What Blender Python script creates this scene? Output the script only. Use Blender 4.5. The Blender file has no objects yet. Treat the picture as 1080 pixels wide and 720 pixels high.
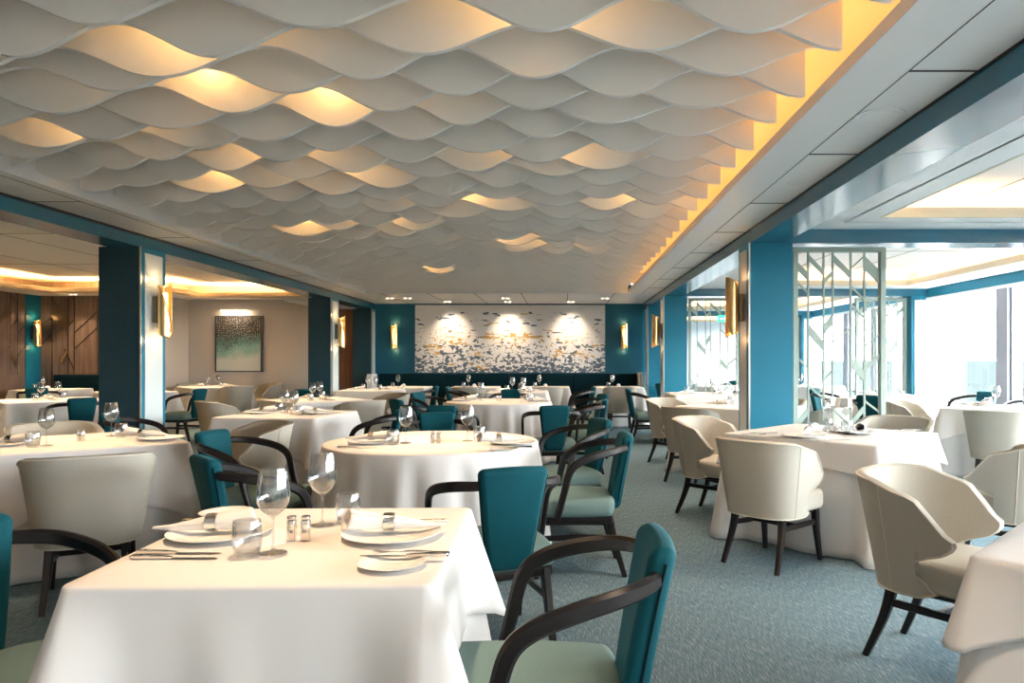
import bpy, bmesh, math, random
from mathutils import Vector, Matrix
R = math.radians
sin, cos, pi = math.sin, math.cos, math.pi
random.seed(7)
scene = bpy.context.scene
COL = scene.collection

# ------------------------------------------------------------------ mesh builder
class MB:
    def __init__(s): s.v = []; s.f = []
    def add(s, vs, fs):
        o = len(s.v); s.v += [tuple(p) for p in vs]; s.f += [tuple(i + o for i in f) for f in fs]; return s
    def box(s, x0, x1, y0, y1, z0, z1):
        return s.add([(x0,y0,z0),(x1,y0,z0),(x1,y1,z0),(x0,y1,z0),(x0,y0,z1),(x1,y0,z1),(x1,y1,z1),(x0,y1,z1)],
                     [(0,3,2,1),(4,5,6,7),(0,1,5,4),(1,2,6,5),(2,3,7,6),(3,0,4,7)])
    def rbox(s, x0, x1, y0, y1, z0, z1, r, seg=3, fn=None, cuts=0):
        lo, hi = (x0,y0,z0), (x1,y1,z1)
        r = min(r, *[(h-l)*.499 for l, h in zip(lo, hi)])
        ax = []
        for l, h in zip(lo, hi):
            c = [l + r*(1-cos(pi/2*k/seg)) if False else l + r*(1-math.tan(pi/4*(1-k/seg))) for k in range(seg)] + [l+r]
            m = [l+r+(h-l-2*r)*k/(cuts+1) for k in range(1, cuts+1)]
            ax.append(c + m + [h+l-v for v in c[::-1]])
        idx = {}; vs = []; fs = []
        def V(p):
            k = tuple(round(v, 6) for v in p)
            if k not in idx:
                q = Vector([min(max(v, l+r), h-r) for v, l, h in zip(p, lo, hi)]); d = Vector(p)-q
                out = q + d.normalized()*r if d.length > 1e-9 else q
                # points on a flat face keep their place
                idx[k] = len(vs); vs.append(fn(out) if fn else out)
            return idx[k]
        for a in range(3):
            b, c = (a+1) % 3, (a+2) % 3
            for side in (lo[a], hi[a]):
                for i in range(len(ax[b])-1):
                    for j in range(len(ax[c])-1):
                        q = []
                        for (ii, jj) in ((i,j),(i+1,j),(i+1,j+1),(i,j+1)):
                            p = [0,0,0]; p[a] = side; p[b] = ax[b][ii]; p[c] = ax[c][jj]; q.append(V(p))
                        fs.append(tuple(q))
        return s.add(vs, fs)
    def grid(s, rows, closeu=False, closev=False):
        o = len(s.v); n = len(rows); m = len(rows[0])
        for r in rows: s.v += [tuple(p) for p in r]
        for i in range(n if closev else n-1):
            for j in range(m if closeu else m-1):
                a, b = i, (i+1) % n; c, d = j, (j+1) % m
                s.f.append((o+a*m+c, o+a*m+d, o+b*m+d, o+b*m+c))
        return s
    def lathe(s, prof, n=24, cx=0, cy=0, cz=0, closed=False):
        rows = [[(cx + r*cos(2*pi*k/n), cy + r*sin(2*pi*k/n), cz + z) for k in range(n)] for r, z in prof]
        s.grid(rows, closeu=True, closev=closed)
        return s
    def sweep(s, pts, ws, hs, up=(0,0,1), oct=True):
        """tube of chamfered rectangular section along pts; ws across, hs along 'up'"""
        n = len(pts); P = [Vector(p) for p in pts]; up = Vector(up)
        ws = ws if isinstance(ws, (list, tuple)) else [ws]*n
        hs = hs if isinstance(hs, (list, tuple)) else [hs]*n
        rows = []
        side0 = None
        for i in range(n):
            t = (P[min(i+1, n-1)] - P[max(i-1, 0)]).normalized()
            sd = t.cross(up)
            if sd.length < 1e-4: sd = side0 or Vector((1,0,0))
            sd.normalize()
            if side0 is not None and sd.dot(side0) < 0: sd = -sd
            side0 = sd
            u = sd.cross(t).normalized()
            w, h = ws[i]/2, hs[i]/2; c = .32*min(w, h)
            sec = [(w-c,-h),(w,-h+c),(w,h-c),(w-c,h),(-w+c,h),(-w,h-c),(-w,-h+c),(-w+c,-h)]
            rows.append([P[i] + sd*a + u*b for a, b in sec])
        o = len(s.v); m = 8
        s.grid(rows, closeu=True)
        s.f.append(tuple(o + k for k in range(m))[::-1]); s.f.append(tuple(o + (n-1)*m + k for k in range(m)))
        return s
    def tube(s, pts, r, n=6, closed=False):
        P = [Vector(p) for p in pts]; N = len(P); rows = []
        ref = Vector((0,0,1))
        for i in range(N):
            if closed: t = (P[(i+1) % N] - P[i-1]).normalized()
            else: t = (P[min(i+1, N-1)] - P[max(i-1, 0)]).normalized()
            a = t.cross(ref)
            if a.length < .1: a = t.cross(Vector((1,0,0)))
            a.normalize(); b = a.cross(t)
            ref = b
            rr = r[i] if isinstance(r, (list, tuple)) else r
            rows.append([P[i] + a*rr*cos(2*pi*k/n) + b*rr*sin(2*pi*k/n) for k in range(n)])
        o = len(s.v)
        s.grid(rows, closeu=True, closev=closed)
        if not closed:
            s.f.append(tuple(o + k for k in range(n))[::-1]); s.f.append(tuple(o + (N-1)*n + k for k in range(n)))
        return s
    def prism(s, poly, y0, y1):
        """poly in (x,z), extruded along y"""
        n = len(poly)
        s.add([(x, y0, z) for x, z in poly] + [(x, y1, z) for x, z in poly],
              [tuple(range(n)), tuple(range(2*n-1, n-1, -1))] + [(i, n+i, n+(i+1) % n, (i+1) % n) for i in range(n)])
        return s
    def mesh(s, name, mat, ang=35, thick=None):
        me = bpy.data.meshes.new(name); me.from_pydata(s.v, [], s.f)
        bm = bmesh.new(); bm.from_mesh(me)
        bmesh.ops.recalc_face_normals(bm, faces=bm.faces[:]); bm.to_mesh(me); bm.free()
        me.shade_smooth()
        try: me.set_sharp_from_angle(angle=R(ang))
        except Exception: pass
        if mat: me.materials.append(mat)
        return me

def link(name, me, parent=None, loc=(0,0,0), rz=0):
    o = bpy.data.objects.new(name, me); COL.objects.link(o); o.location = loc; o.rotation_euler = (0,0,rz)
    if parent: o.parent = parent
    return o
def tag(o, label, cat, group=None, kind=None):
    o['label'] = label; o['category'] = cat
    if group: o['group'] = group
    if kind: o['kind'] = kind
    return o
def struct(name, mb, mat, parent=None, ang=35):
    o = link(name, mb.mesh(name, mat, ang), parent)
    if not parent: o['kind'] = 'structure'
    return o
class Proto:
    """a thing's parts: list of (name, mesh, sub-parts, label)"""
    def __init__(s, name, parts, cat): s.name = name; s.parts = parts; s.cat = cat
    def put(s, label, loc, rz=0, group=None, levels=2, name=None):
        if len(s.parts) == 1 and not s.parts[0][2]:
            t = link(name or s.name, s.parts[0][1], None, loc, rz)
            return tag(t, label, s.cat, group)
        t = link(name or s.name, None, None, loc, rz); tag(t, label, s.cat, group)
        def rec(parts, par, lv):
            for p in parts:
                o = link(p[0], p[1], par)
                if len(p) > 3 and p[3]: o['label'] = p[3]
                if lv > 1: rec(p[2], o, lv-1)
        rec(s.parts, t, levels)
        return t

# ------------------------------------------------------------------ materials
def nt(name):
    m = bpy.data.materials.new(name); m.use_nodes = True; t = m.node_tree; b = t.nodes['Principled BSDF']
    return m, t, b
def srgb(r, g, b):
    f = lambda c: (c/255/12.92) if c <= 10 else ((c/255+.055)/1.055)**2.4
    return (f(r), f(g), f(b), 1)
def mat(name, col, rough=.5, metal=0, spec=.5, coat=0, var=0, vscale=8, bump=0, bscale=200, sheen=0, stretch=None, coords='Object'):
    m, t, b = nt(name); N = t.nodes; L = t.links
    b.inputs['Base Color'].default_value = col; b.inputs['Roughness'].default_value = rough
    b.inputs['Metallic'].default_value = metal; b.inputs['Specular IOR Level'].default_value = spec
    if coat: b.inputs['Coat Weight'].default_value = coat; b.inputs['Coat Roughness'].default_value = .12
    if sheen:
        b.inputs['Sheen Weight'].default_value = sheen; b.inputs['Sheen Roughness'].default_value = .4
        b.inputs['Sheen Tint'].default_value = tuple(min(1, c*2.5+.1) for c in col[:3]) + (1,)
    tc = N.new('ShaderNodeTexCoord'); mp = N.new('ShaderNodeMapping'); L.new(tc.outputs[coords], mp.inputs[0])
    if stretch: mp.inputs['Scale'].default_value = stretch
    if var:
        n = N.new('ShaderNodeTexNoise'); n.inputs['Scale'].default_value = vscale; n.inputs['Detail'].default_value = 4
        L.new(mp.outputs[0], n.inputs['Vector'])
        mx = N.new('ShaderNodeMix'); mx.data_type = 'RGBA'
        mx.inputs[6].default_value = tuple(c*(1-var) for c in col[:3]) + (1,)
        mx.inputs[7].default_value = tuple(min(1, c*(1+var)) for c in col[:3]) + (1,)
        L.new(n.outputs['Fac'], mx.inputs[0]); L.new(mx.outputs[2], b.inputs['Base Color'])
    if bump:
        n2 = N.new('ShaderNodeTexNoise'); n2.inputs['Scale'].default_value = bscale; n2.inputs['Detail'].default_value = 2
        L.new(mp.outputs[0], n2.inputs['Vector'])
        bp = N.new('ShaderNodeBump'); bp.inputs['Strength'].default_value = bump; bp.inputs['Distance'].default_value = .002
        L.new(n2.outputs['Fac'], bp.inputs['Height']); L.new(bp.outputs[0], b.inputs['Normal'])
    return m
def emis(name, col, s):
    m, t, b = nt(name); b.inputs['Base Color'].default_value = (0,0,0,1)
    b.inputs['Emission Color'].default_value = col; b.inputs['Emission Strength'].default_value = s
    return m
M = {}
M['linen'] = mat('linen', (.70,.665,.645,1), .75, spec=.2, bump=.15, bscale=500)
M['fin'] = mat('painted_board', (.86,.83,.78,1), .55, spec=.3)
M['fin_edge'] = mat('white_board_edge', (.88,.88,.87,1), .4, spec=.4)
M['ceil'] = mat('ceiling_paint', (.84,.82,.80,1), .42, spec=.4)
M['white'] = mat('white_paint', (.78,.79,.79,1), .5)
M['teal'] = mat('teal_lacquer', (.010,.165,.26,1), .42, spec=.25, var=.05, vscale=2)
M['teal_shaded'] = mat('shaded_teal_fabric', (.010,.045,.068,1), .5, spec=.3, stretch=(60,60,1), var=.25, vscale=4)  # left columns: their shade away from the windows is put into this colour
M['beam'] = mat('satin_teal_beam', (.020,.13,.20,1), .2, spec=.6)
M['pale'] = mat('pale_gloss_panel', (.62,.68,.69,1), .2, spec=.5)
M['alum'] = mat('brushed_trim', (.60,.56,.53,1), .3, metal=.7)
M['velvet'] = mat('teal_velvet', (.002,.060,.078,1), .75, spec=.15, sheen=.35, var=.18, vscale=6)
M['velvet_dark'] = mat('dark_teal_velvet', (.002,.018,.025,1), .85, spec=.1, sheen=.12, var=.2, vscale=5)
M['seatfab'] = mat('sage_seat_fabric', (.155,.235,.23,1), .85, spec=.15, var=.10, vscale=120, bump=.3, bscale=350)
M['beige'] = mat('oatmeal_woven_fabric', (.43,.395,.335,1), .8, spec=.2, var=.09, vscale=90, stretch=(1,1,3), bump=.3, bscale=400)
M['piping'] = mat('pale_piping', (.56,.51,.43,1), .7)
M['wood'] = mat('espresso_wood', (.010,.007,.007,1), .3, spec=.35, coat=.0, var=.3, vscale=12, stretch=(1,1,6))
M['brass'] = mat('brushed_brass', (.78,.55,.25,1), .28, metal=1)
M['bronze'] = mat('dark_bronze', (.22,.16,.10,1), .35, metal=.8)
M['chrome'] = mat('polished_steel', (.78,.75,.71,1), .12, metal=1)
M['china'] = mat('white_china', (.82,.81,.79,1), .12, spec=.6)
M['screen'] = mat('sage_metal', (.30,.37,.32,1), .4)
M['beigewall'] = mat('greige_wall_panel', (.52,.48,.44,1), .6, var=.04, vscale=1.5)
M['alumdark'] = mat('grey_mullion', (.25,.26,.28,1), .4, metal=.3)
M['black'] = mat('black_gap', (.01,.01,.01,1), .6)
M['groove'] = mat('dark_brown_groove', (.035,.022,.016,1), .6)
M['seam'] = mat('grey_seam', (.25,.25,.25,1), .6)
M['picture_frame'] = mat('navy_frame', (.01,.02,.04,1), .4)
M['glow'] = emis('warm_lamp_glow', (1,.62,.22,1), 2.2)
M['lamp'] = emis('downlight_lens', (1,.78,.55,1), 8)
M['led'] = emis('led_tape', (1,.55,.15,1), 12)
def math_node(t, op, a, b=None, clamp=False):
    n = t.nodes.new('ShaderNodeMath'); n.operation = op; n.use_clamp = clamp
    for i, v in enumerate((a, b)):
        if v is None: continue
        if isinstance(v, (int, float)): n.inputs[i].default_value = v
        else: t.links.new(v, n.inputs[i])
    return n.outputs[0]
def glassmat():
    m = bpy.data.materials.new('clear_glass'); m.use_nodes = True; t = m.node_tree; t.nodes.clear(); N = t.nodes.new; L = t.links.new
    o = N('ShaderNodeOutputMaterial'); mx = N('ShaderNodeMixShader'); tr = N('ShaderNodeBsdfTransparent'); gl = N('ShaderNodeBsdfGlossy'); gl.inputs['Roughness'].default_value = .01
    tr.inputs[0].default_value = (.90,.91,.915,1); gl.inputs[0].default_value = (.95,.95,.95,1)
    lw = N('ShaderNodeLayerWeight'); lw.inputs[0].default_value = .5
    f = math_node(t, 'ADD', math_node(t, 'MULTIPLY', math_node(t, 'POWER', lw.outputs['Facing'], 2.2), .85), .10, True)
    L(f, mx.inputs[0]); L(tr.outputs[0], mx.inputs[1]); L(gl.outputs[0], mx.inputs[2]); L(mx.outputs[0], o.inputs[0])
    return m
M['glass'] = glassmat()
def panemat():
    m = bpy.data.materials.new('window_glass'); m.use_nodes = True; t = m.node_tree; t.nodes.clear()
    o = t.nodes.new('ShaderNodeOutputMaterial'); mx = t.nodes.new('ShaderNodeMixShader')
    tr = t.nodes.new('ShaderNodeBsdfTransparent'); gl = t.nodes.new('ShaderNodeBsdfGlossy'); gl.inputs['Roughness'].default_value = .02
    tr.inputs[0].default_value = (.95,.98,.98,1); mx.inputs[0].default_value = .04
    t.links.new(tr.outputs[0], mx.inputs[1]); t.links.new(gl.outputs[0], mx.inputs[2]); t.links.new(mx.outputs[0], o.inputs[0])
    return m
M['pane'] = panemat()
def sheermat():
    m = bpy.data.materials.new('sheer_curtain'); m.use_nodes = True; t = m.node_tree; t.nodes.clear()
    o = t.nodes.new('ShaderNodeOutputMaterial'); mx = t.nodes.new('ShaderNodeMixShader'); mx.inputs[0].default_value = .5
    a = t.nodes.new('ShaderNodeBsdfTranslucent'); b = t.nodes.new('ShaderNodeBsdfDiffuse')
    a.inputs[0].default_value = (.75,.73,.70,1); b.inputs[0].default_value = (.8,.78,.75,1)
    t.links.new(a.outputs[0], mx.inputs[1]); t.links.new(b.outputs[0], mx.inputs[2]); t.links.new(mx.outputs[0], o.inputs[0])
    return m
M['sheer'] = sheermat()
def carpetmat():
    m, t, b = nt('streaked_carpet'); N = t.nodes; L = t.links
    tc = N.new('ShaderNodeTexCoord'); mp = N.new('ShaderNodeMapping'); mp.inputs['Scale'].default_value = (210, 15, 1); mp.inputs['Rotation'].default_value = (0,0,R(5))
    L.new(tc.outputs['Object'], mp.inputs[0])
    n = N.new('ShaderNodeTexNoise'); n.inputs['Scale'].default_value = 1; n.inputs['Detail'].default_value = 5; n.inputs['Roughness'].default_value = .7
    L.new(mp.outputs[0], n.inputs['Vector'])
    cr = N.new('ShaderNodeValToRGB'); e = cr.color_ramp.elements
    e[0].position = .30; e[0].color = (.038,.090,.130,1); e[1].position = .74; e[1].color = (.36,.385,.375,1)
    k = e.new(.5); k.color = (.115,.182,.222,1)
    L.new(n.outputs['Fac'], cr.inputs[0])
    n2 = N.new('ShaderNodeTexNoise'); n2.inputs['Scale'].default_value = .9; L.new(tc.outputs['Object'], n2.inputs['Vector'])
    mx = N.new('ShaderNodeMix'); mx.data_type = 'RGBA'; mx.blend_type = 'MULTIPLY'; mx.inputs[0].default_value = .35
    L.new(cr.outputs[0], mx.inputs[6]); L.new(n2.outputs['Fac'], mx.inputs[7]); 
    L.new(cr.outputs[0], b.inputs['Base Color']); b.inputs['Roughness'].default_value = .95; b.inputs['Specular IOR Level'].default_value = .1
    bp = N.new('ShaderNodeBump'); bp.inputs['Strength'].default_value = .5; bp.inputs['Distance'].default_value = .004
    L.new(n.outputs['Fac'], bp.inputs['Height']); L.new(bp.outputs[0], b.inputs['Normal'])
    return m
M['carpet'] = carpetmat()
def muralmat(W, H):
    m, t, b = nt('ink_mural'); N = t.nodes; L = t.links
    tc = N.new('ShaderNodeTexCoord'); sx = N.new('ShaderNodeSeparateXYZ'); L.new(tc.outputs['Object'], sx.inputs[0])
    ax = math_node(t, 'ABSOLUTE', math_node(t, 'ADD', sx.outputs[0], .03))
    h = math_node(t, 'DIVIDE', sx.outputs[2], H)      # 0 bottom..1 top
    def noise(scx, scz, detail, off, dist=0):
        c = N.new('ShaderNodeCombineXYZ'); L.new(math_node(t, 'MULTIPLY', ax if off < 50 else sx.outputs[0], scx), c.inputs[0]); L.new(math_node(t, 'MULTIPLY', sx.outputs[2], scz), c.inputs[2]); c.inputs[1].default_value = off
        n = N.new('ShaderNodeTexNoise'); n.inputs['Scale'].default_value = 1; n.inputs['Detail'].default_value = detail; n.inputs['Distortion'].default_value = dist
        L.new(c.outputs[0], n.inputs['Vector']); return n.outputs['Fac']
    fine = noise(11, 17, 5, 3.1, .8); streak = noise(3.2, 14, 5, 7.7); big = noise(1.6, 2.2, 2, 77); asym = noise(5, 16, 4, 91)
    inv = math_node(t, 'SUBTRACT', 1, h)
    # dense in lower half (fine), streaks in the upper half
    low = math_node(t, 'ADD', fine, math_node(t, 'MULTIPLY', math_node(t, 'SUBTRACT', math_node(t, 'POWER', inv, 1.0), .55), .30))
    low = math_node(t, 'ADD', low, math_node(t, 'MULTIPLY', math_node(t, 'SUBTRACT', big, .5), .25))
    m1 = math_node(t, 'GREATER_THAN', low, .59)
    st = math_node(t, 'GREATER_THAN', math_node(t, 'ADD', streak, math_node(t, 'MULTIPLY', math_node(t, 'SUBTRACT', asym, .5), .55)), .635)
    mask = math_node(t, 'MAXIMUM', m1, st)
    gold = math_node(t, 'GREATER_THAN', math_node(t, 'ADD', noise(2.2, 4.5, 3, 63), math_node(t, 'MULTIPLY', math_node(t, 'ABSOLUTE', math_node(t, 'SUBTRACT', h, .52)), -.55)), .43)
    c1 = N.new('ShaderNodeMix'); c1.data_type = 'RGBA'; c1.inputs[6].default_value = (.075,.11,.15,1); c1.inputs[7].default_value = (.50,.30,.09,1); L.new(gold, c1.inputs[0])
    c2 = N.new('ShaderNodeMix'); c2.data_type = 'RGBA'; c2.inputs[6].default_value = (.72,.70,.68,1); L.new(c1.outputs[2], c2.inputs[7]); L.new(mask, c2.inputs[0])
    L.new(c2.outputs[2], b.inputs['Base Color']); b.inputs['Roughness'].default_value = .6
    return m
def dotmat(H):
    m, t, b = nt('dotted_print'); N = t.nodes; L = t.links
    tc = N.new('ShaderNodeTexCoord'); sx = N.new('ShaderNodeSeparateXYZ'); L.new(tc.outputs['Object'], sx.inputs[0])
    h = math_node(t, 'DIVIDE', sx.outputs[2], H)
    n = N.new('ShaderNodeTexNoise'); n.inputs['Scale'].default_value = 3; n.inputs['Detail'].default_value = 6; L.new(tc.outputs['Object'], n.inputs['Vector'])
    hh = math_node(t, 'ADD', h, math_node(t, 'MULTIPLY', math_node(t, 'SUBTRACT', n.outputs['Fac'], .5), .45))
    hh = math_node(t, 'ADD', hh, math_node(t, 'MULTIPLY', sx.outputs[0], -.12))
    cr = N.new('ShaderNodeValToRGB'); e = cr.color_ramp.elements
    e[0].position = .22; e[0].color = (.50,.55,.54,1); e[1].position = .72; e[1].color = (.012,.014,.018,1)
    k = e.new(.38); k.color = (.16,.36,.36,1); k = e.new(.54); k.color = (.02,.12,.13,1)
    L.new(hh, cr.inputs[0])
    v = N.new('ShaderNodeTexVoronoi'); v.inputs['Scale'].default_value = 26; v.inputs['Randomness'].default_value = .45; L.new(tc.outputs['Object'], v.inputs['Vector'])
    v.voronoi_dimensions = '3D'
    d = math_node(t, 'LESS_THAN', v.outputs['Distance'], .24)
    d = math_node(t, 'MULTIPLY', d, math_node(t, 'GREATER_THAN', hh, .38))
    mx = N.new('ShaderNodeMix'); mx.data_type = 'RGBA'; L.new(cr.outputs[0], mx.inputs[6]); mx.inputs[7].default_value = (.6,.58,.54,1); L.new(math_node(t, 'MULTIPLY', d, .75), mx.inputs[0])
    L.new(mx.outputs[2], b.inputs['Base Color']); b.inputs['Roughness'].default_value = .4
    return m
def woodpanelmat(name, c0, c1):
    m, t, b = nt(name); N = t.nodes; L = t.links
    tc = N.new('ShaderNodeTexCoord'); mp = N.new('ShaderNodeMapping'); mp.inputs['Scale'].default_value = (14, 14, .8); L.new(tc.outputs['Object'], mp.inputs[0])
    n = N.new('ShaderNodeTexNoise'); n.inputs['Scale'].default_value = 1.6; n.inputs['Detail'].default_value = 6; L.new(mp.outputs[0], n.inputs['Vector'])
    cr = N.new('ShaderNodeValToRGB'); e = cr.color_ramp.elements; e[0].position = .3; e[0].color = c0; e[1].position = .7; e[1].color = c1
    L.new(n.outputs['Fac'], cr.inputs[0]); L.new(cr.outputs[0], b.inputs['Base Color']); b.inputs['Roughness'].default_value = .5
    return m
M['walnut'] = woodpanelmat('grey_walnut_panel', (.13,.085,.065,1), (.24,.165,.125,1))
M['redwood'] = woodpanelmat('red_brown_wood', (.10,.04,.022,1), (.19,.075,.04,1))
def seamat():
    m, t, b = nt('sea_water'); N = t.nodes; L = t.links
    b.inputs['Base Color'].default_value = (.020,.024,.024,1); b.inputs['Roughness'].default_value = 1; b.inputs['Specular IOR Level'].default_value = 0
    tc = N.new('ShaderNodeTexCoord'); n = N.new('ShaderNodeTexNoise'); n.inputs['Scale'].default_value = .12; n.inputs['Detail'].default_value = 8; L.new(tc.outputs['Object'], n.inputs['Vector'])
    bp = N.new('ShaderNodeBump'); bp.inputs['Strength'].default_value = .12; bp.inputs['Distance'].default_value = 1; L.new(n.outputs['Fac'], bp.inputs['Height']); L.new(bp.outputs[0], b.inputs['Normal'])
    return m
M['sea'] = seamat()

# ------------------------------------------------------------------ constants of the room
XL, XR = -4.03, 1.73           # aisle faces of the two beams
BW = .31                       # beam thickness
H = 2.50; ZB = 2.375           # soffit height, beam underside
YB = 15.3                      # mural wall
XF0, XF1 = -3.5, 1.10          # ends of the ceiling baffles
XC = 1.19                      # cove lip
XW = 6.2                       # window wall
YN = -3.0                      # wall behind the camera
YE = 23.4
# floor
struct('floor', MB().box(-10.8, XW+.3, YN-.2, YE+.2, -.1, 0), M['carpet'])
# walls
struct('wall_back', MB().box(XL, XR, YB, YB+.15, 0, 2.9), mat('deep_teal_wall', (.012,.095,.155,1), .45, spec=.25))
struct('wall_near', MB().box(-10.7, XW+.2, YN-.15, YN, 0, 3.0), M['ceil'])
struct('wall_far_left', MB().box(-8.04, -5.15, YB, YB+.15, 0, 3.0), M['beigewall'])
struct('wall_alcove_side', MB().box(-8.14, -8.04, 14.3, YB+.15, 0, 3.0), M['beigewall'])
struct('wall_passage', MB().box(-5.15, XL, YB+.02, YB+.15, 0, 3.0), M['redwood'])
struct('wall_left', MB().box(-10.65, -10.5, YN, 14.45, 0, 3.0), M['walnut'])
struct('wall_panelled', MB().box(-10.5, -8.14, 14.3, 14.45, 0, 3.0), M['walnut'])
struct('wall_end_right', MB().box(XR, XW+.2, YE, YE+.15, 0, 3.0), M['white'])
struct('wall_aisle_right', MB().box(XR-.0, XR+.15, YB, YE, 0, 2.9), M['teal'])
# door in the greige wall
d = struct('door_1', MB().box(-5.74, -5.20, YB-.02, YB+.0, 0, 2.12).box(-5.70, -5.24, YB-.028, YB-.02, .08, 2.06), M['beigewall'])
# panelled wall: grooves and bronze inlays (pattern of the wall, kept as trim of the wall)
g = MB(); inl = MB()
def groove(mb, a, b, w, y, t=.012):
    (x0, z0), (x1, z1) = a, b; dx, dz = x1-x0, z1-z0; l = math.hypot(dx, dz); nx, nz = -dz/l*w/2, dx/l*w/2
    mb.prism([(x0+nx, z0+nz), (x1+nx, z1+nz), (x1-nx, z1-nz), (x0-nx, z0-nz)], y-t, y+.001)
def px2(px, py, Y): return ((px-593)*Y/750, 1.3-(py-379)*Y/750)
for x in (55, 72, 78.5, 103):
    groove(g, (px2(x, 311, 14.3)[0], .1), (px2(x, 311, 14.3)[0], 2.56), .012, 14.3)
for a, b in (((78.5,351),(103,328)), ((78.5,368),(103,345)), ((72,343),(78.5,337)), ((41,366),(55,352)), ((55,317),(72,332)), ((68,368),(78.5,390)), ((41,345),(55,335))):
    groove(g, px2(*a, 14.3), px2(*b, 14.3), .014, 14.3)
inl.prism([px2(55,317,14.3), px2(72,331,14.3), px2(72,351,14.3), px2(55,334,14.3)], 14.285, 14.301)
struct('trim_1', g, M['groove'])
struct('trim_2', inl, M['bronze'])
inl = MB()
inl.prism([px2(61,381,14.2), px2(67,370,14.2), px2(67,373,14.2), px2(62,384,14.2)], 14.28, 14.301)
struct('trim_3', inl, M['brass'])
# grooves on the left wall (runs in depth)
g = MB()
def lw(px): return 750*10.5/(593-px)
def lz(py, Y): return 1.3-(py-379)*Y/750
def gl(px0, py0, px1, py1, w=.012):
    Y0, Y1 = lw(px0), lw(px1); g.tube([(-10.497, Y0, lz(py0, Y0)), (-10.497, Y1, lz(py1, Y1))], w/2, 4)
for x in (11, 18.5): gl(x, 309, x, 395)
gl(-6, 378, 10, 365); gl(11, 312, 18, 320); gl(11, 345, 18, 337); gl(18.5, 352, 28, 341); gl(18.5,375,28,363)
struct('trim_4', g, M['groove'])
i2 = MB()
for (a, b, c, d_) in (((0,333),(11,320),(11,328),(0,340)), ((10,371),(17.5,379),(17.5,388),(10,380))):
    vs = [(-10.492, lw(p[0]), lz(p[1], lw(p[0]))) for p in (a, b, c, d_)]
    vs2 = [(-10.5, v[1], v[2]) for v in vs]
    i2.add(vs+vs2, [(0,1,2,3),(7,6,5,4),(0,4,5,1),(1,5,6,2),(2,6,7,3),(3,7,4,0)])
struct('trim_5', i2, M['bronze'])
struct('trim_14', MB().box(-10.5, -10.485, 13.9, 14.299, 0, 2.58), M['teal'])

# main ceiling: recess above the baffles, soffits, fascia
c = MB()
c.box(XL-.05, XF0-.06, YN, YB, H, H+.25)                 # left soffit
c.box(XC, XR+.05, YN, YB, H, H+.06)                     # right soffit
c.box(XF0-.06, XC, 12.9, YB, H, H+.25)                  # rear soffit
#                    # fascia lip of the cove
c.box(XF0-.1, XC+.5, YN, 13.0, 2.88, 2.95)               # upper ceiling
c.box(XC+.42, XC+.47, YN, 13.0, 2.555, 2.9)
c.box(XF0-.1, XC+.5, 12.95, 13.0, 2.7, 2.9)
struct('ceiling', c, M['ceil'])
# roof slab above everything
struct('ceiling_slab', MB().box(-10.9, XW+.4, YN-.3, YE+.3, 3.0, 3.1), M['ceil'])
# seams in the soffits
s = MB()
s.box(1.440, 1.444, YN, 12.9, H-.002, H+.001)
for y in (2.95, 4.15, 5.45, 6.7, 8.0, 9.3, 10.6, 11.9): s.box(1.445, XR, y, y+.012, H-.003, H+.001)
s.box(-3.66, -3.655, YN, 13, H-.002, H+.001)
for y in (5.4, 7.0, 8.6, 10.2, 11.8): s.box(XL, -3.66, y, y+.008, H-.002, H+.001)
for x in (-3.3, -2.45, -1.6, -.75, .1, .95): s.box(x-.006, x+.006, 12.9, YB, H-.002, H+.001)
struct('trim_6', s, M['groove'])
# beams
struct('beam_left', MB().box(XL-BW, XL, YN, YB, ZB, 3.0), M['beam'])
struct('beam_right', MB().box(XR, XR+BW, YN, YE, ZB, 3.0), M['beam'])
struct('trim_7', MB().box(XR-.006, XR, YN, YB, H-.012, H).box(XL, XL+.006, YN, YB, H-.02, H), M['black'])
struct('ceiling_passage', MB().box(-6.2, XL-BW, 13.15, YB, 2.375, 2.45).box(-5.2, XL-BW, 14.6, YB, 2.375, 2.45), M['ceil']) if False else None
struct('ceiling_passage', MB().box(-5.15, XL-BW, 13.2, YB, 2.38, 2.46), M['ceil'])
# columns
def column(n, x0, x1, y0, y1, xf, face_mat):
    """xf: the aisle-facing plane"""
    b = MB().box(x0, x1, y0, y1, 0, ZB)
    o = struct('column_%d' % n, b, face_mat)
    sg = 1 if xf > (x0+x1)/2 else -1
    m_ = MB(); a, b_ = sorted((xf, xf+sg*.012)); m_.box(a, b_, y0, y1, 0, ZB)
    fr = struct('inset_surround', m_, M['teal'], o)
    m_ = MB(); a, b_ = sorted((xf+sg*.008, xf+sg*.018)); m_.box(a, b_, y0+.06, y1-.06, .05, ZB-.05)
    p = struct('inset_panel', m_, M['pale'] if xf < 0 else M['alum'], o)
    m_ = MB().box(*(sorted((xf, xf+sg*.014)) + [y0-.006, y0+.008, 0, ZB]))
    struct('edge_trim', m_, M['alum'], o)
    return o
column(2, XL-.39, XL, 6.78, 7.2, XL, M['teal_shaded'])
column(3, XL-.39, XL, 12.37, 12.8, XL, M['teal_shaded'])
column(4, XL-.39, XL, 15.0, YB, XL, M['teal_shaded'])
column(5, XR, XR+.39, 6.55, 6.92, XR, M['teal'])
column(6, XR, XR+.39, 12.07, 12.45, XR, M['teal'])
column(7, XR, XR+.39, 14.3, 14.7, XR, M['teal'])
column(8, XR, XR+.39, 17.6, 18.0, XR, M['teal'])
column(9, XL-.39, XL, 1.1, 1.5, XL, M['teal_shaded'])

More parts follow.
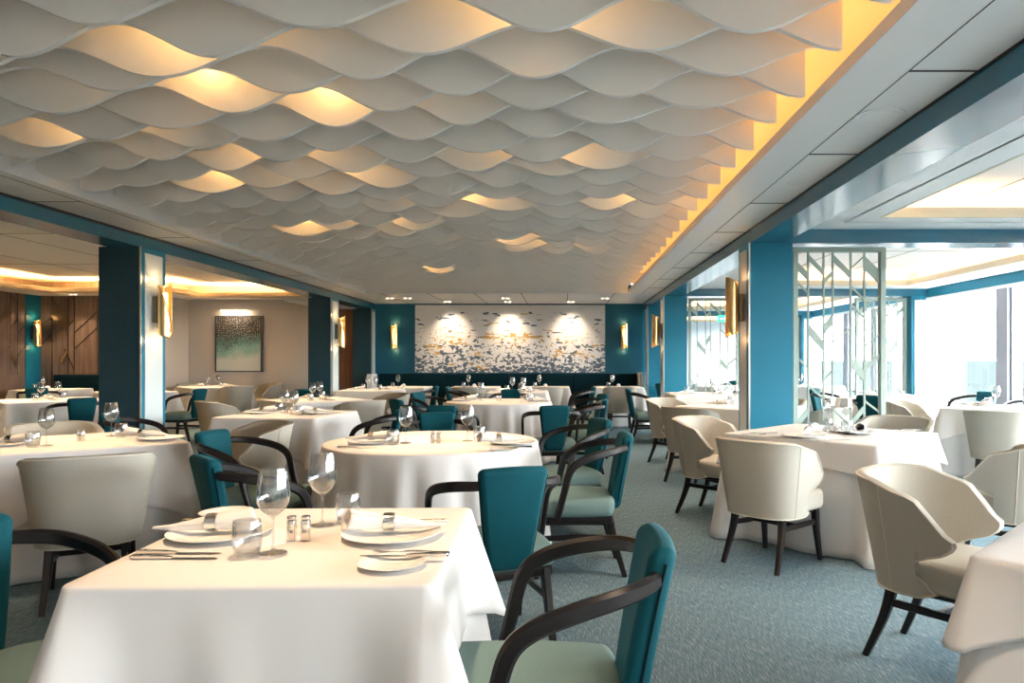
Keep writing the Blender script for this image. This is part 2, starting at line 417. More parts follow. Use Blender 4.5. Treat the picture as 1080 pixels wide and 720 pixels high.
# left room ceiling, cove ring
c = MB()
c.box(-10.6, XL-BW, YN, YB, 2.86, 2.92)
c.box(-10.5, -9.8, YN, 14.3, 2.58, 2.60); c.box(-9.8, -7.5, 13.6, 14.3, 2.58, 2.60)
c.box(-8.04, -7.5, 14.3, YB, 2.58, 2.60); c.box(-7.5, -5.15, 14.6, YB, 2.58, 2.60); c.box(-5.15, XL-BW, 13.2, 14.6, 2.58, 2.60)
struct('ceiling_left', c, M['ceil'])
lip = MB()
lip.box(-9.82, -9.80, YN, 13.6, 2.57, 2.68); lip.box(-9.8, -7.5, 13.6, 13.62, 2.57, 2.68); lip.box(-7.52, -7.5, 13.62, 14.6, 2.57, 2.68)
lip.box(-7.5, -5.15, 14.6, 14.62, 2.57, 2.68); lip.box(-5.17, -5.15, 13.2, 14.6, 2.57, 2.68); lip.box(-5.15, XL-BW, 13.2, 13.22, 2.57, 2.68)
struct('trim_8', lip, mat('cove_lip_paint', (.62,.50,.38,1), .5))
s = MB()
for x in (-5.6, -7.0, -8.4): s.box(x, x+.008, YN, 14.3, 2.857, 2.861)
for y in (6.0, 8.8, 11.6): s.box(-9.7, XL-BW, y, y+.008, 2.857, 2.861)
struct('trim_9', s, M['black'])

# right room ceilings and cross beams
BY = [1.05, 6.55, 12.07, 17.6]          # near faces of the cross beams
c = MB(); lp = MB(); up = MB()
edges = [(YN, 1.05), (1.36, 6.55), (6.86, 12.07), (12.38, 17.6), (17.91, YE)]
coffers = []
for (a, b) in edges:
    ya, yb = a+.5, b-.55
    if b-a < 5: ya, yb = a+.4, b-.5
    xa, xb = 2.7, 5.6
    c.box(XR+BW, xa, a, b, H, H+.03); c.box(xb, XW, a, b, H, H+.03); c.box(xa, xb, a, ya, H, H+.03); c.box(xa, xb, yb, b, H, H+.03)
    for q in ((xa-.02, xa+.004, ya, yb), (xb-.004, xb+.02, ya, yb), (xa, xb, ya-.02, ya+.004), (xa, xb, yb-.004, yb+.02)): lp.box(q[0], q[1], q[2], q[3], H-.002, H+.085)
    e_ = .22
    up.box(xa-e_, xb+e_, ya-e_, yb+e_, 2.74, 2.78)
    up.box(xa-e_-.02, xa-e_, ya-e_, yb+e_, H, 2.75).box(xb+e_, xb+e_+.02, ya-e_, yb+e_, H, 2.75).box(xa-e_, xb+e_, ya-e_-.02, ya-e_, H, 2.75).box(xa-e_, xb+e_, yb+e_, yb+e_+.02, H, 2.75)
    coffers.append((xa, xb, ya, yb))
struct('ceiling_right', c, M['ceil'])
struct('ceiling_right_coffer', up, M['ceil'])
struct('trim_10', lp, mat('coffer_lip_paint', (.62,.58,.46,1), .5))
s = MB()
for (xa, xb, ya, yb) in coffers:
    for k in (1, 2): x = xa + (xb-xa)*k/3; s.box(x, x+.01, ya-.2, yb+.2, 2.737, 2.741)
    y = (ya+yb)/2; s.box(xa, xb, y, y+.01, 2.737, 2.741)
struct('trim_11', s, M['black'])
for i, y in enumerate(BY):
    struct('beam_cross_%d' % (i+1), MB().box(XR+BW, XW, y, y+.31, ZB, 3.0), M['beam'])
    q = MB().box(XW-.27, XW, y, y+.33, 0, ZB)
    o = struct('column_%d' % (11+i), q, M['teal'])
    struct('inset_panel', MB().box(XW-.22, XW-.05, y-.01, y+.0, .05, ZB-.06), M['pale'], o)

# window wall
wall = MB(); mul = MB(); wi = 0
wall.box(XW, XW+.2, YN, YE, 0, .60)
struct('trim_12', MB().box(XW-.012, XW+.2, YN, YE, 2.345, 3.0), M['teal'])
struct('trim_13', MB().box(XW-.03, XW+.02, YN, YE, 2.30, 2.347), M['white'])
bays = [(YN, 1.05), (1.38, 6.55), (6.88, 12.07), (12.40, 17.6), (17.93, YE)]
portal_ys = []
def curtain(y0, y1, label):
    rows = []
    n = 60
    for z in (.03, .8, 1.6, 2.30):
        f = 1 if z < 1.6 else .7
        rows.append([(XW-.10+.028*f*sin(k*2*pi/6.0+.4*sin(k*.7)), y0+(y1-y0)*k/n, z) for k in range(n+1)])
    m_ = MB().grid(rows)
    o = link('curtain', m_.mesh('curtain', M['sheer'], 80)); tag(o, label, 'curtain', 'sheer window curtains')
    return o
cur_words = ['beside the camera', 'nearest', 'second', 'third', 'last']
for bi, (a, b) in enumerate(bays):
    L_ = b-a
    c0, c1 = a+.72, b-.77
    m1 = b-2.05; m2 = a+1.75
    if L_ < 4.5: m1 = (a+b)/2; m2 = None
    spans = []
    if m2: mul.box(XW-.01, XW+.2, m2-.13, m2+.13, .6, 2.35); mul.box(XW-.01, XW+.2, m1-.13, m1+.13, .6, 2.35); spans = [(a, m2-.13), (m2+.13, m1-.13), (m1+.13, b)]
    else: mul.box(XW-.01, XW+.2, m1-.13, m1+.13, .6, 2.35); spans = [(a, m1-.13), (m1+.13, b)]
    for (y0, y1) in spans:
        wi += 1
        fr = MB(); t_ = .04
        fr.box(XW+.03, XW+.12, y0, y0+t_, .6, 2.345).box(XW+.03, XW+.12, y1-t_, y1, .6, 2.345).box(XW+.03, XW+.12, y0+t_, y1-t_, .6, .6+t_).box(XW+.03, XW+.12, y0+t_, y1-t_, 2.345-t_, 2.345)
        o = struct('window_%d' % wi, fr, M['alumdark'])
        struct('pane', MB().box(XW+.07, XW+.078, y0+t_, y1-t_, .6+t_, 2.345-t_), M['pane'], o)
    wall.box(XW, XW+.001, a, b, .6, .601)
    portal_ys.append((a, b))
struct('wall_right', wall, M['white'])
struct('trim_15', mul, mat('mullion_cladding', (.30,.31,.36,1), .5))
for y0, y1, lab in ((11.32, 12.02, 'white sheer curtain gathered beside the column left of the sea windows'), (12.45, 13.1, 'white sheer curtain just beyond the far column of the window bay'),
                    (16.85, 17.55, 'white sheer curtain at the far end of the bay seen through the lattice screens'), (6.93, 7.6, 'white sheer curtain at the near end of the sea-window bay')):
    curtain(y0, y1, lab)

# sea
sea = MB().add([(XW+8, -4000, -14), (9000, -4000, -14), (9000, 9000, -14), (XW+8, 9000, -14)], [(0,1,2,3)])
o = link('sea', sea.mesh('sea', M['sea'])); o['kind'] = 'structure'

# ------------------------------------------------------------------ ceiling baffles
nfin = 0
fins = []
k0 = -6
SP = .215
ks = [k for k in range(-6, 47)]
for k in ks:
    y = 2.79 + SP*k
    rnd = random.Random(100+k)
    ph = 0 if k % 2 == 0 else pi
    # warp grows leftwards so that rows drift out of step as in the photo
    w1, w2, q1, q2 = rnd.uniform(-.9, .9), rnd.uniform(-.6, .6), rnd.uniform(0, 6), rnd.uniform(0, 6)
    P = .80
    n = 150; xs = [XF1 - (XF1-XF0)*i/n for i in range(n+1)]
    bot = []
    for x in xs:
        u = XF1 - x
        g_ = min(1, u/1.2)
        a = 2*pi*u/P + ph + g_*(w1*sin(u*1.3+q1) + w2*sin(u*2.6+q2))
        c_ = cos(a)
        # rounded troughs, slightly sharper crests
        wv = -c_*.5-.5      # -1 trough .. 0 crest
        amp = .12*(1+.12*sin(q1+u*1.1))
        z = 2.625 + amp*(wv)
        bot.append((x, z))
    top = 2.84
    T = .026
    vs = []; fs = []
    for (x, z) in bot: vs += [(x, y, z), (x, y+T, z), (x, y+T, top), (x, y, top)]
    for i in range(n):
        b0, b1 = 4*i, 4*(i+1)
        for e in range(4): fs.append((b0+e, b0+(e+1) % 4, b1+(e+1) % 4, b1+e))
    fs.append((3,2,1,0)); fs.append((4*n, 4*n+1, 4*n+2, 4*n+3))
    m_ = MB().add(vs, fs)
    fins.append((y, m_))
ords = ['first','second','third','fourth','fifth','sixth','seventh','eighth','ninth']
def ordinal(n):
    w = {1:'first',2:'second',3:'third',4:'fourth',5:'fifth',6:'sixth',7:'seventh',8:'eighth',9:'ninth',10:'tenth',11:'eleventh',12:'twelfth',13:'thirteenth',14:'fourteenth',15:'fifteenth',16:'sixteenth',17:'seventeenth',18:'eighteenth',19:'nineteenth',20:'twentieth',30:'thirtieth',40:'fortieth',50:'fiftieth'}
    if n in w: return w[n]
    t = {2:'twenty',3:'thirty',4:'forty',5:'fifty'}[n//10]
    return t + '-' + w[n % 10]
for i, (y, m_) in enumerate(fins):
    me_ = m_.mesh('ceiling_baffle', M['fin'], 40); me_.materials.append(M['fin_edge'])
    for p_ in me_.polygons:
        if abs(p_.normal.y) < .5: p_.material_index = 1
    o = link('ceiling_baffle', me_)
    tag(o, 'white wave-edged ceiling baffle, %s counting from the mural end' % ordinal(len(fins)-i), 'ceiling baffle', 'wave-edged ceiling baffles')

# ------------------------------------------------------------------ lights
def spot(x, y, z, p, deg=70, col=(1,.74,.46), blend=.8, r=.03, tx=0, ty=0, tz=None):
    l = bpy.data.lights.new('spot', 'SPOT'); l.energy = p; l.spot_size = R(deg); l.spot_blend = blend; l.color = col; l.shadow_soft_size = r
    o = bpy.data.objects.new('spot_lamp', l); COL.objects.link(o); o.location = (x,y,z)
    if tz is not None:
        o.rotation_euler = (Vector((tx,ty,tz)) - Vector((x,y,z))).to_track_quat('-Z','Y').to_euler()
    return o
def area(x, y, z, sx, sy, p, col=(1,.56,.18), rot=(pi,0,0)):
    l = bpy.data.lights.new('area', 'AREA'); l.shape = 'RECTANGLE'; l.size = sx; l.size_y = sy; l.energy = p; l.color = col
    o = bpy.data.objects.new('cove_light', l); COL.objects.link(o); o.location = (x,y,z); o.rotation_euler = rot
    return o
# cove right of the baffles: LED tape lying on the ledge behind the lip
area(XC+.09, 5.0, 2.565, .04, 15.6, 14, (1,.44,.09), rot=(pi,0,0))
# rest of coves
area(-9.9, 6.0, 2.62, .05, 15.0, 210); area(-8.65, 13.7, 2.62, 2.2, .05, 42); area(-6.35, 14.7, 2.62, 2.3, .05, 48); area(-7.6, 14.1, 2.62, .05, .9, 12)
for (xa, xb, ya, yb) in coffers:
    area(xa-.1, (ya+yb)/2, H+.05, .05, yb-ya, 7, (1,.62,.30)); area(xb+.1, (ya+yb)/2, H+.05, .05, yb-ya, 7, (1,.62,.30))
    area((xa+xb)/2, ya-.1, H+.05, xb-xa, .05, 5, (1,.62,.30)); area((xa+xb)/2, yb+.1, H+.05, xb-xa, .05, 5, (1,.62,.30))
# window portals
for (a, b) in portal_ys:
    l = bpy.data.lights.new('portal', 'AREA'); l.shape = 'RECTANGLE'; l.size = 1.75; l.size_y = b-a; l.cycles.is_portal = True
    o = bpy.data.objects.new('window_portal', l); COL.objects.link(o); o.location = (XW+.22, (a+b)/2, 1.47); o.rotation_euler = (0, pi/2, 0)
# downlights
ring = MB().lathe([(.030,.0),(.046,-.004),(.050,-.002),(.050,.004),(.030,.004)], 24, closed=True)
lens = MB().lathe([(.0,.001),(.030,.001),(.030,.006),(0,.006)], 16)
P_down = Proto('ceiling_downlight', [('trim_ring', ring.mesh('trim_ring', M['white']), []), ('lens', lens.mesh('lens', M['lamp']), [], 'glowing warm lens')], 'downlight')
twin = MB().rbox(-.09,.09,-.045,.045,-.006,.004,.003,1)
tl = MB()
for sx_ in (-.045,.045): tl.lathe([(0,-.007),(.026,-.007),(.026,.0),(0,.0)], 14, cx=sx_)
P_twin = Proto('ceiling_downlight', [('housing', twin.mesh('housing', M['white']), []), ('lens', tl.mesh('lens', M['lamp']), [], 'pair of glowing warm lenses')], 'downlight')
def down(x, y, z, lab, p=24, deg=95, pr=P_down, col=(1,.74,.46), g='ceiling downlights'):
    pr.put(lab, (x, y, z), 0, g)
    spot(x, y, z-.012, p, deg, col)
for y, w in ((4.84,'nearest'),(7.42,'second nearest'),(9.93,'third nearest'),(11.2,'fourth')):
    down(1.58, y, H, 'round glowing downlight in the soffit beside the right beam, %s of four' % w)
for y, w in ((4.95,'nearest'),(7.56,'second nearest'),(10.1,'third nearest'),(11.5,'fourth')):
    down(-3.83, y, H, 'round glowing downlight in the soffit beside the left beam, %s of four' % w)
for x, w in ((-2.95,'leftmost'),(-1.0,'left of centre'),(1.6,'right of centre')):
    pass
for px, w in ((411,'above the left wall sconce'),(430,'between left sconce and mural corner'),(533,'over the middle of the mural end'),(638,'above the mural corner on the right')):
    down((px-593)*13.9/750, 13.9, H, 'twin-lens downlight in the rear soffit %s' % w, 12, 80, P_twin)
for px, w in ((472,'left'),(535.5,'middle'),(602,'right')):
    x = (px-593)*14.75/750
    P_twin.put('twin-lens wall washer at the top of the mural, %s one of three' % w, (x, 14.75, H), 0, 'mural wall washers')
    spot(x, 14.72, H-.015, 34, 75, (1,.80,.58), .9, .03, x, YB, 1.75)
for px, py, w in ((3,250,'at the left edge, over the tables'),(234,299,'above the dotted picture'),):
    Y = 1.56*750/(379-py); down((px-593)*Y/750, Y, 2.86, 'warm downlight in the left room ceiling %s' % w, 40, 100)
for x, y, w in ((-8.9,11.0,'above the far banquette'),(-6.8,9.4,'over the table behind the dark column'),(-7.2,12.1,'over the table beside the alcove')):
    down(x, y, 2.86, 'warm downlight in the left room ceiling %s' % w, 45, 80)
pr_tw = P_twin.put('twin-lens downlight in the soffit by the panelled wall', (-9.6+.0, 13.95, 2.58), 0, 'ceiling downlights')
spot(-9.6, 13.95, 2.56, 25, 90)
for x, y, w in ((4.2,9.4,'second window bay'),(4.6,14.6,'third window bay'),(3.2,9.4,'second window bay, aisle side')):
    down(x, y, 2.74, 'warm downlight in the coffer of the %s' % w, 18, 100)
# ceiling speaker
spk = MB().lathe([(0,-.006),(.085,-.006),(.088,-.002),(.11,-.008),(.118,-.006),(.12,.002),(0,.002)], 40)
P_s = Proto('ceiling_speaker', [('grille', spk.mesh('grille', M['ceil']), [])], 'speaker')
P_s.put('round flush ceiling speaker grille in the soffit above the right beam', (1.56, 3.5, H))
# lamps hidden between baffles: they make single scallops glow
for px, py in ((205,72),(232,112),(560,38),(100,150),(350,120),(575,172),(675,215),(325,243),(290,170),(535,253),(460,284),(240,196),(490,216),(585,262),(360,190),(400,240)):
    Y = 1.25*750/(379-py); k = round((Y-2.79)/SP); y = 2.79+SP*k-.07; x = (px-593)*Y/750
    l = bpy.data.lights.new('baffle_lamp', 'POINT'); l.energy = .55; l.color = (1,.56,.18); l.shadow_soft_size = .035
    o = bpy.data.objects.new('baffle_lamp', l); COL.objects.link(o); o.location = (x, y, 2.74)

# ------------------------------------------------------------------ sconces
def sconce_proto():
    plate = MB().rbox(-.0,.045,-.035,.035,-.13,.13,.006,2)
    sheet = MB(); nz, na = 26, 30; Hh = .26; r = .062
    rows = []
    for i in range(nz+1):
        f = i/nz; z = -Hh + 2*Hh*f
        a0 = R(-172 + 70*max(0, (.30-f)/.30)**1.2); a1 = R(172 - 105*max(0, (f-.30)/.70)**1.2)
        rows.append([(.045+r+.0 + r*cos(pi+a)*1.0*(1), r*1.15*sin(pi+a), z + .03*cos(a+pi)*(1 if f > .5 else -1)*abs(2*f-1)) for a in [a0+(a1-a0)*j/na for j in range(na+1)]])
    sheet.grid(rows)
    me = sheet.mesh('brass_sheet', M['brass'], 60)
    bm = bmesh.new(); bm.from_mesh(me); bmesh.ops.solidify(bm, geom=bm.faces[:], thickness=.003); bm.to_mesh(me); bm.free()
    bulb = MB().lathe([(0,-.17),(.022,-.16),(.026,0),(.022,.16),(0,.17)], 12, cx=.045+r)
    return Proto('wall_sconce', [('back_plate', plate.mesh('back_plate', M['bronze']), []), ('brass_sheet', me, []), ('lamp_tube', bulb.mesh('lamp_tube', M['glow']), [], 'glowing warm lamp inside')], 'wall lamp')
P_sc = sconce_proto()
def sconce(x, y, z, rz, lab):
    P_sc.put(lab, (x, y, z), rz, 'curled brass wall sconces')
    dx, dy = cos(rz), sin(rz)
    for dz in (.30, -.30):
        l = bpy.data.lights.new('sconce_glow', 'POINT'); l.energy = .45; l.color = (1,.62,.28); l.shadow_soft_size = .03
        o = bpy.data.objects.new('sconce_glow', l); COL.objects.link(o); o.location = (x+dx*.09, y+dy*.09, z+dz)
sconce(XL+.018, 6.99, 1.79, 0, 'curled brass sconce on the nearest left column')
sconce(XL+.018, 12.58, 1.79, 0, 'curled brass sconce on the second left column')
sconce(XR-.018, 6.73, 1.79, pi, 'curled brass sconce on the big blue column')
sconce(XR-.018, 12.26, 1.79, pi, 'curled brass sconce on the farther blue column at right')
sconce((417-593)*15.3/750, YB, 1.79, -pi/2, 'curled brass sconce on the teal wall left of the mural')
sconce((658-593)*15.3/750, YB, 1.79, -pi/2, 'curled brass sconce on the teal wall right of the mural')
sconce(-10.485, 14.06, 1.83, 0, 'curled brass sconce on the blue strip beside the panelled wall')

# ------------------------------------------------------------------ mural, picture
mx0, mx1 = -3.16, .92; mz0, mz1 = 1.02, 2.47
mw = MB().box(-(mx1-mx0)/2, (mx1-mx0)/2, -.02, 0, 0, mz1-mz0)
o = link('mural_panel', mw.mesh('mural_panel', muralmat(mx1-mx0, mz1-mz0)), None, ((mx0+mx1)/2, YB-.004, mz0)); tag(o, 'wide white mural with mirrored blue-grey and gold ink spatter on the end wall', 'mural')
o = link('panel_joint', MB().box(-.003,.003,-.0215,-.02,0,1.45).mesh('panel_joint', M['alum']), o)
ax0, ax1 = px2(228,0,YB)[0], px2(278,0,YB)[0]; az0, az1 = px2(0,392,YB)[1], px2(0,333,YB)[1]
W_, H_ = ax1-ax0, az1-az0
t = link('framed_picture', None, None, ((ax0+ax1)/2, YB-.0, az0)); tag(t, 'framed dark-to-pale teal dotted picture on the greige wall', 'picture')
f = .03; link('picture_frame', MB().box(-W_/2, -W_/2+f*.6, -.05, 0, 0, H_).box(W_/2-f*1.4, W_/2, -.05, 0, 0, H_).box(-W_/2, W_/2, -.05, 0, 0, f*.6).box(-W_/2, W_/2, -.05, 0, H_-f*.6, H_).mesh('picture_frame', M['picture_frame']), t)
link('print', MB().box(-W_/2+f*.5, W_/2-f, -.03, -.005, f*.5, H_-f*.5).mesh('print', dotmat(H_)), t)
t = link('picture_light', None, None, (px2(249,0,YB)[0], YB, px2(0,327,YB)[1])); tag(t, 'slim brass picture light above the dotted picture', 'picture light')
link('arm', MB().tube([(0,0,-.06),(0,-.08,-.03),(0,-.14,0)], .008, 8).mesh('arm', M['brass']), t)
link('lamp_bar', MB().rbox(-.27,.27,-.16,-.11,-.015,.02,.008,2).mesh('lamp_bar', M['brass']), t)
link('diffuser', MB().box(-.26,.26,-.155,-.115,-.022,-.0155).mesh('diffuser', M['lamp']), t)
area(px2(249,0,YB)[0], YB-.14, px2(0,327,YB)[1]-.03, .5, .03, 2.5, (1,.75,.5), (R(25),0,0))

# exit sign
exm = emis('exit_sign_green', (.02,.55,.30,1), 1.6); exw = emis('exit_sign_white', (.75,1,.9,1), 2.5)
t = link('exit_sign', None, None, (4.02, 17.45, 2.30)); tag(t, 'small green running-man exit sign under the far cross beam', 'sign')
link('sign_box', MB().box(-.20,.20,0,.03,-.085,.085).mesh('sign_box', exm), t)
pic = MB()
pic.prism([(-.16,.01),(-.03,.01),(-.03,.045),(.0,0),(-.03,-.045),(-.03,-.01),(-.16,-.01)], -.004, 0)
pic.prism([(.03,.07),(.13,.07),(.13,-.07),(.11,-.07),(.11,.05),(.03,.05)], -.004, 0)
pic.prism([(.045,.04),(.065,.04),(.065,.02),(.045,.02)], -.004, 0).prism([(.03,.015),(.085,.01),(.07,-.02),(.085,-.06),(.07,-.065),(.055,-.03),(.035,-.06),(.02,-.05),(.045,-.01)], -.004, 0)
link('pictogram', pic.mesh('pictogram', exw), t)
link('hanger', MB().box(-.1,-.09,.01,.02,.085,.2).box(.09,.1,.01,.02,.085,.2).mesh('hanger', M['alumdark']), t)

# ------------------------------------------------------------------ lattice screens
def screen_proto(flip=False):
    S = 6.55/750
    def c(x, y): return ((x-219)/3.6*S, 1.3-((250+y/3.6)-379)*S)
    fr = MB(); x0, x1 = c(40,0)[0], c(398,0)[0]; z1 = c(0,30)[1]
    w = .045
    fr.box(x0, x0+w, -.035,.035, 0, z1).box(x1-w, x1, -.035,.035, 0, z1).box(x0+w, x1-w, -.035,.035, z1-w, z1).box(x0+w, x1-w, -.035,.035, 0, .06)
    lat = MB()
    vs = [40+18, 102, 162, 197, 267, 320, 398-18]
    for v in vs[1:-1]: lat.box(c(v-3,0)[0], c(v+3,0)[0], -.012,.012,.06, z1-w)
    D = [(58,85,102,128,30),(58,160,102,202,9),(102,55,162,118,22),(162,152,197,118,20),(197,55,267,125,26),(267,108,320,60,6),(320,62,380,120,52),(267,175,320,228,10),(267,245,320,298,10),
         (162,330,197,285,42),(102,325,162,395,40),(197,395,267,338,8),(320,408,380,362,8),(162,540,197,503,8),(58,450,102,492,9),(267,452,320,512,40),(320,490,380,440,22),(102,560,162,612,9),(320,620,380,665,9),
         (320,250,380,215,8),(58,700,102,650,30),(102,700,162,750,9),(162,640,197,600,8),(267,700,320,640,26),(197,650,267,720,9),(58,800,102,850,30),(102,850,162,800,10),(197,820,267,880,36),(320,760,380,820,20),(162,900,197,870,8),(320,900,380,850,8)]
    for (xa, ya, xb, yb, th) in D:
        a0, b0 = c(xa, ya), c(xb, yb); h = th/3.6*S
        lat.prism([(a0[0], a0[1]), (b0[0], b0[1]), (b0[0], b0[1]-h), (a0[0], a0[1]-h)], -.01, .01)
    if flip:
        for mb in (fr, lat): mb.v = [(-x, y, z) for x, y, z in mb.v]
    return Proto('lattice_screen', [('screen_frame', fr.mesh('screen_frame', M['screen']), []), ('lattice', lat.mesh('lattice', M['screen']), [])], 'screen')
PS, PSf = screen_proto(), screen_proto(True)
for y, w in ((6.70,'beside the big blue column'),(12.22,'beside the farther blue column'),(17.75,'beside the farthest blue column')):
    PS.put('sage green lattice screen with angled leaf blades %s' % w, (2.60, y, 0), 0, 'lattice screens')
for y, w in ((12.22,'by the curtained window column'),(17.75,'by the windows of the farthest bay'),(6.70,'by the nearest window column')):
    PSf.put('sage green lattice screen with angled leaf blades %s' % w, (5.47, y, 0), 0, 'lattice screens')

# ------------------------------------------------------------------ banquettes
def banquette(x0, x1, y0, y1, side, label, seams=()):
    """side: direction of the backrest 'y' (towards +y) or 'x' (towards -x)"""
    t = link('banquette', None); tag(t, label, 'banquette', 'dark teal banquettes')
    if side == 'y':
        link('seat', MB().rbox(x0, x1, y0, y1-.12, .30, .46, .04, 3).mesh('seat', M['velvet_dark']), t)
        xs = [x0] + list(seams) + [x1]
        for a, b in zip(xs[:-1], xs[1:]):
            link('backrest', MB().rbox(a+.003, b-.003, y1-.16, y1-.01, .42, 1.0, .03, 3).mesh('backrest', M['velvet_dark']), t)
        link('plinth', MB().box(x0+.02, x1-.02, y0+.06, y1-.1, 0, .31).mesh('plinth', M['wood']), t)
    else:
        link('seat', MB().rbox(x0+.12, x1, y0, y1, .30, .46, .04, 3).mesh('seat', M['velvet_dark']), t)
        link('backrest', MB().rbox(x0+.01, x0+.16, y0, y1, .42, 1.02, .03, 3).mesh('backrest', M['velvet_dark']), t)
        link('plinth', MB().box(x0+.1, x1-.06, y0+.02, y1-.02, 0, .31).mesh('plinth', M['wood']), t)
banquette(XL+.12, 1.60, 14.65, YB, 'y', 'long dark teal banquette under the mural', (px2(468.7,0,15.1)[0], px2(536.7,0,15.1)[0], px2(604.7,0,15.1)[0]))
o = link('banquette_end_panel', MB().box(1.60, 1.70, 14.72, 15.28, 0, 1.02).mesh('banquette_end_panel', M['white'])); tag(o, 'pale end panel closing the mural banquette at the right', 'end panel')
o = link('banquette_end_panel', MB().box(XL+.02, XL+.12, 14.6, 15.0, 0, 1.0).mesh('banquette_end_panel', M['white'])); tag(o, 'pale end panel closing the mural banquette at the left', 'end panel')
banquette(-10.12, -8.2, 13.6, 14.28, 'y', 'dark teal banquette in front of the walnut panelled wall')
banquette(-10.49, -9.85, 10.6, 12.4, 'x', 'dark teal banquette along the left side wall')

# ------------------------------------------------------------------ chairs
def smoothpath(pts, n=8):
    """Catmull-Rom"""
    P = [Vector(p) for p in pts]; out = []
    for i in range(len(P)-1):
        p0 = P[max(i-1,0)]; p1 = P[i]; p2 = P[i+1]; p3 = P[min(i+2, len(P)-1)]
        for k in range(n):
            t = k/n
            out.append(.5*((2*p1) + (-p0+p2)*t + (2*p0-5*p1+4*p2-p3)*t*t + (-p0+3*p1-3*p2+p3)*t**3))
    out.append(P[-1]); return out
def teal_chair():
    parts = []
    def seatfn(p):
        # domed top, rounded plan
        x, y, z = p; fx = x/.27; fy = y/.27
        z += .018*(1-min(1, fx*fx*.8))*(1-min(1, fy*fy*.8))*max(0, (z-.38)/.085)
        y *= 1 - .10*max(0, -fx)
        x -= .0
        x += -.03*fy*fy*(1 if fx > 0 else -1)*abs(fx)
        return (x, y, z)
    seat = MB().rbox(-.25,.27,-.265,.265,.365,.465,.042,4, seatfn, cuts=4)
    parts.append(('seat', seat.mesh('seat', M['seatfab'], 60), [], 'pale sage fabric seat'))
    # backrest: upholstered panel widening upwards, curved, leaning
    def backfn(p):
        x, y, z = p; f = max(0, (z-.385)/(.84-.385))
        wid = .58 + .42*f**.8
        y *= wid
        x += -.075*f - .012*f*f
        x += .9*y*y*.55                # curved round the sitter
        z -= .5*y*y*max(0, f-.5)
        return (x, y, z)
    back = MB().rbox(-.285,-.215,-.156,.156,.385,.845,.030,4, backfn, cuts=5)
    seams = [('seam', MB().tube([backfn((-.262, s_*.1565, .43+.38*k/8)) for k in range(9)], .004, 5).mesh('seam', M['velvet_dark']), []) for s_ in (-1, 1)]
    parts.append(('backrest', back.mesh('backrest', M['velvet'], 60), seams, 'dark teal velvet backrest'))
    for s_ in (-1, 1):
        pts = [(-.312, s_*.100, .768), (-.300, s_*.165, .766), (-.225, s_*.240, .757), (-.10, s_*.283, .730), (-.01, s_*.292, .695), (.042, s_*.290, .640), (.075, s_*.285, .52), (.115, s_*.277, .36)]
        pp = smoothpath(pts, 6); n = len(pp)
        ws = [.027 for i in range(n)]
        hs = [.037 + .010*sin(pi*i/(n-1)) for i in range(n)]
        a = MB().sweep(pp, ws, hs, up=(0.25,0,1) if False else (0,0,1))
        # orientation: keep the band's wide face turned sideways
        a = MB()
        rows = []
        for i, p in enumerate(pp):
            t = (pp[min(i+1,n-1)]-pp[max(i-1,0)]).normalized()
            out = Vector((p.x*.35+.0, p.y, 0)); out = Vector((0 if p.x > -.1 else (p.x+.1)*2.2, s_*1.0, 0)); out -= t*out.dot(t); out.normalize()
            u = t.cross(out).normalized()
            w, h = ws[i]/2, hs[i]/2; c_ = .009
            sec = [(w-c_,-h),(w,-h+c_),(w,h-c_),(w-c_,h),(-w+c_,h),(-w,h-c_),(-w,-h+c_),(-w+c_,-h)]
            rows.append([p + out*x_ + u*z_ for x_, z_ in sec])
        a.grid(rows, closeu=True); m8 = 8
        a.f.append(tuple(range(8))[::-1]); a.f.append(tuple((n-1)*8+k for k in range(8)))
        parts.append(('arm', a.mesh('arm', M['wood'], 40), []))
    # frame under seat
    fr = MB().rbox(-.22,.235,-.225,.225,.325,.372,.012,2)
    parts.append(('seat_frame', fr.mesh('seat_frame', M['wood'], 40), []))
    for s_ in (-1, 1):
        parts.append(('leg', MB().sweep(smoothpath([(-.20, s_*.19, .36), (-.235, s_*.195, .20), (-.295, s_*.20, 0.0)], 4), [.040,.039,.038,.037,.036,.034,.032,.030,.028], [.05,.048,.046,.044,.041,.038,.035,.032,.03], up=(1,0,0)).mesh('leg', M['wood'], 40), []))
        parts.append(('leg', MB().sweep(smoothpath([(.205, s_*.205, .36), (.215, s_*.207, .20), (.235, s_*.21, 0.0)], 4), [.040,.039,.038,.037,.036,.034,.032,.030,.028], [.05,.048,.046,.044,.041,.038,.035,.032,.03], up=(1,0,0)).mesh('leg', M['wood'], 40), []))
    for s_ in (-1, 1):
        parts.append(('stretcher', MB().sweep([(-.235, s_*.195, .235), (.0, s_*.190, .240), (.215, s_*.207, .235)], .020, .032).mesh('stretcher', M['wood'], 40), []))
    return Proto('teal_armchair', parts, 'chair')
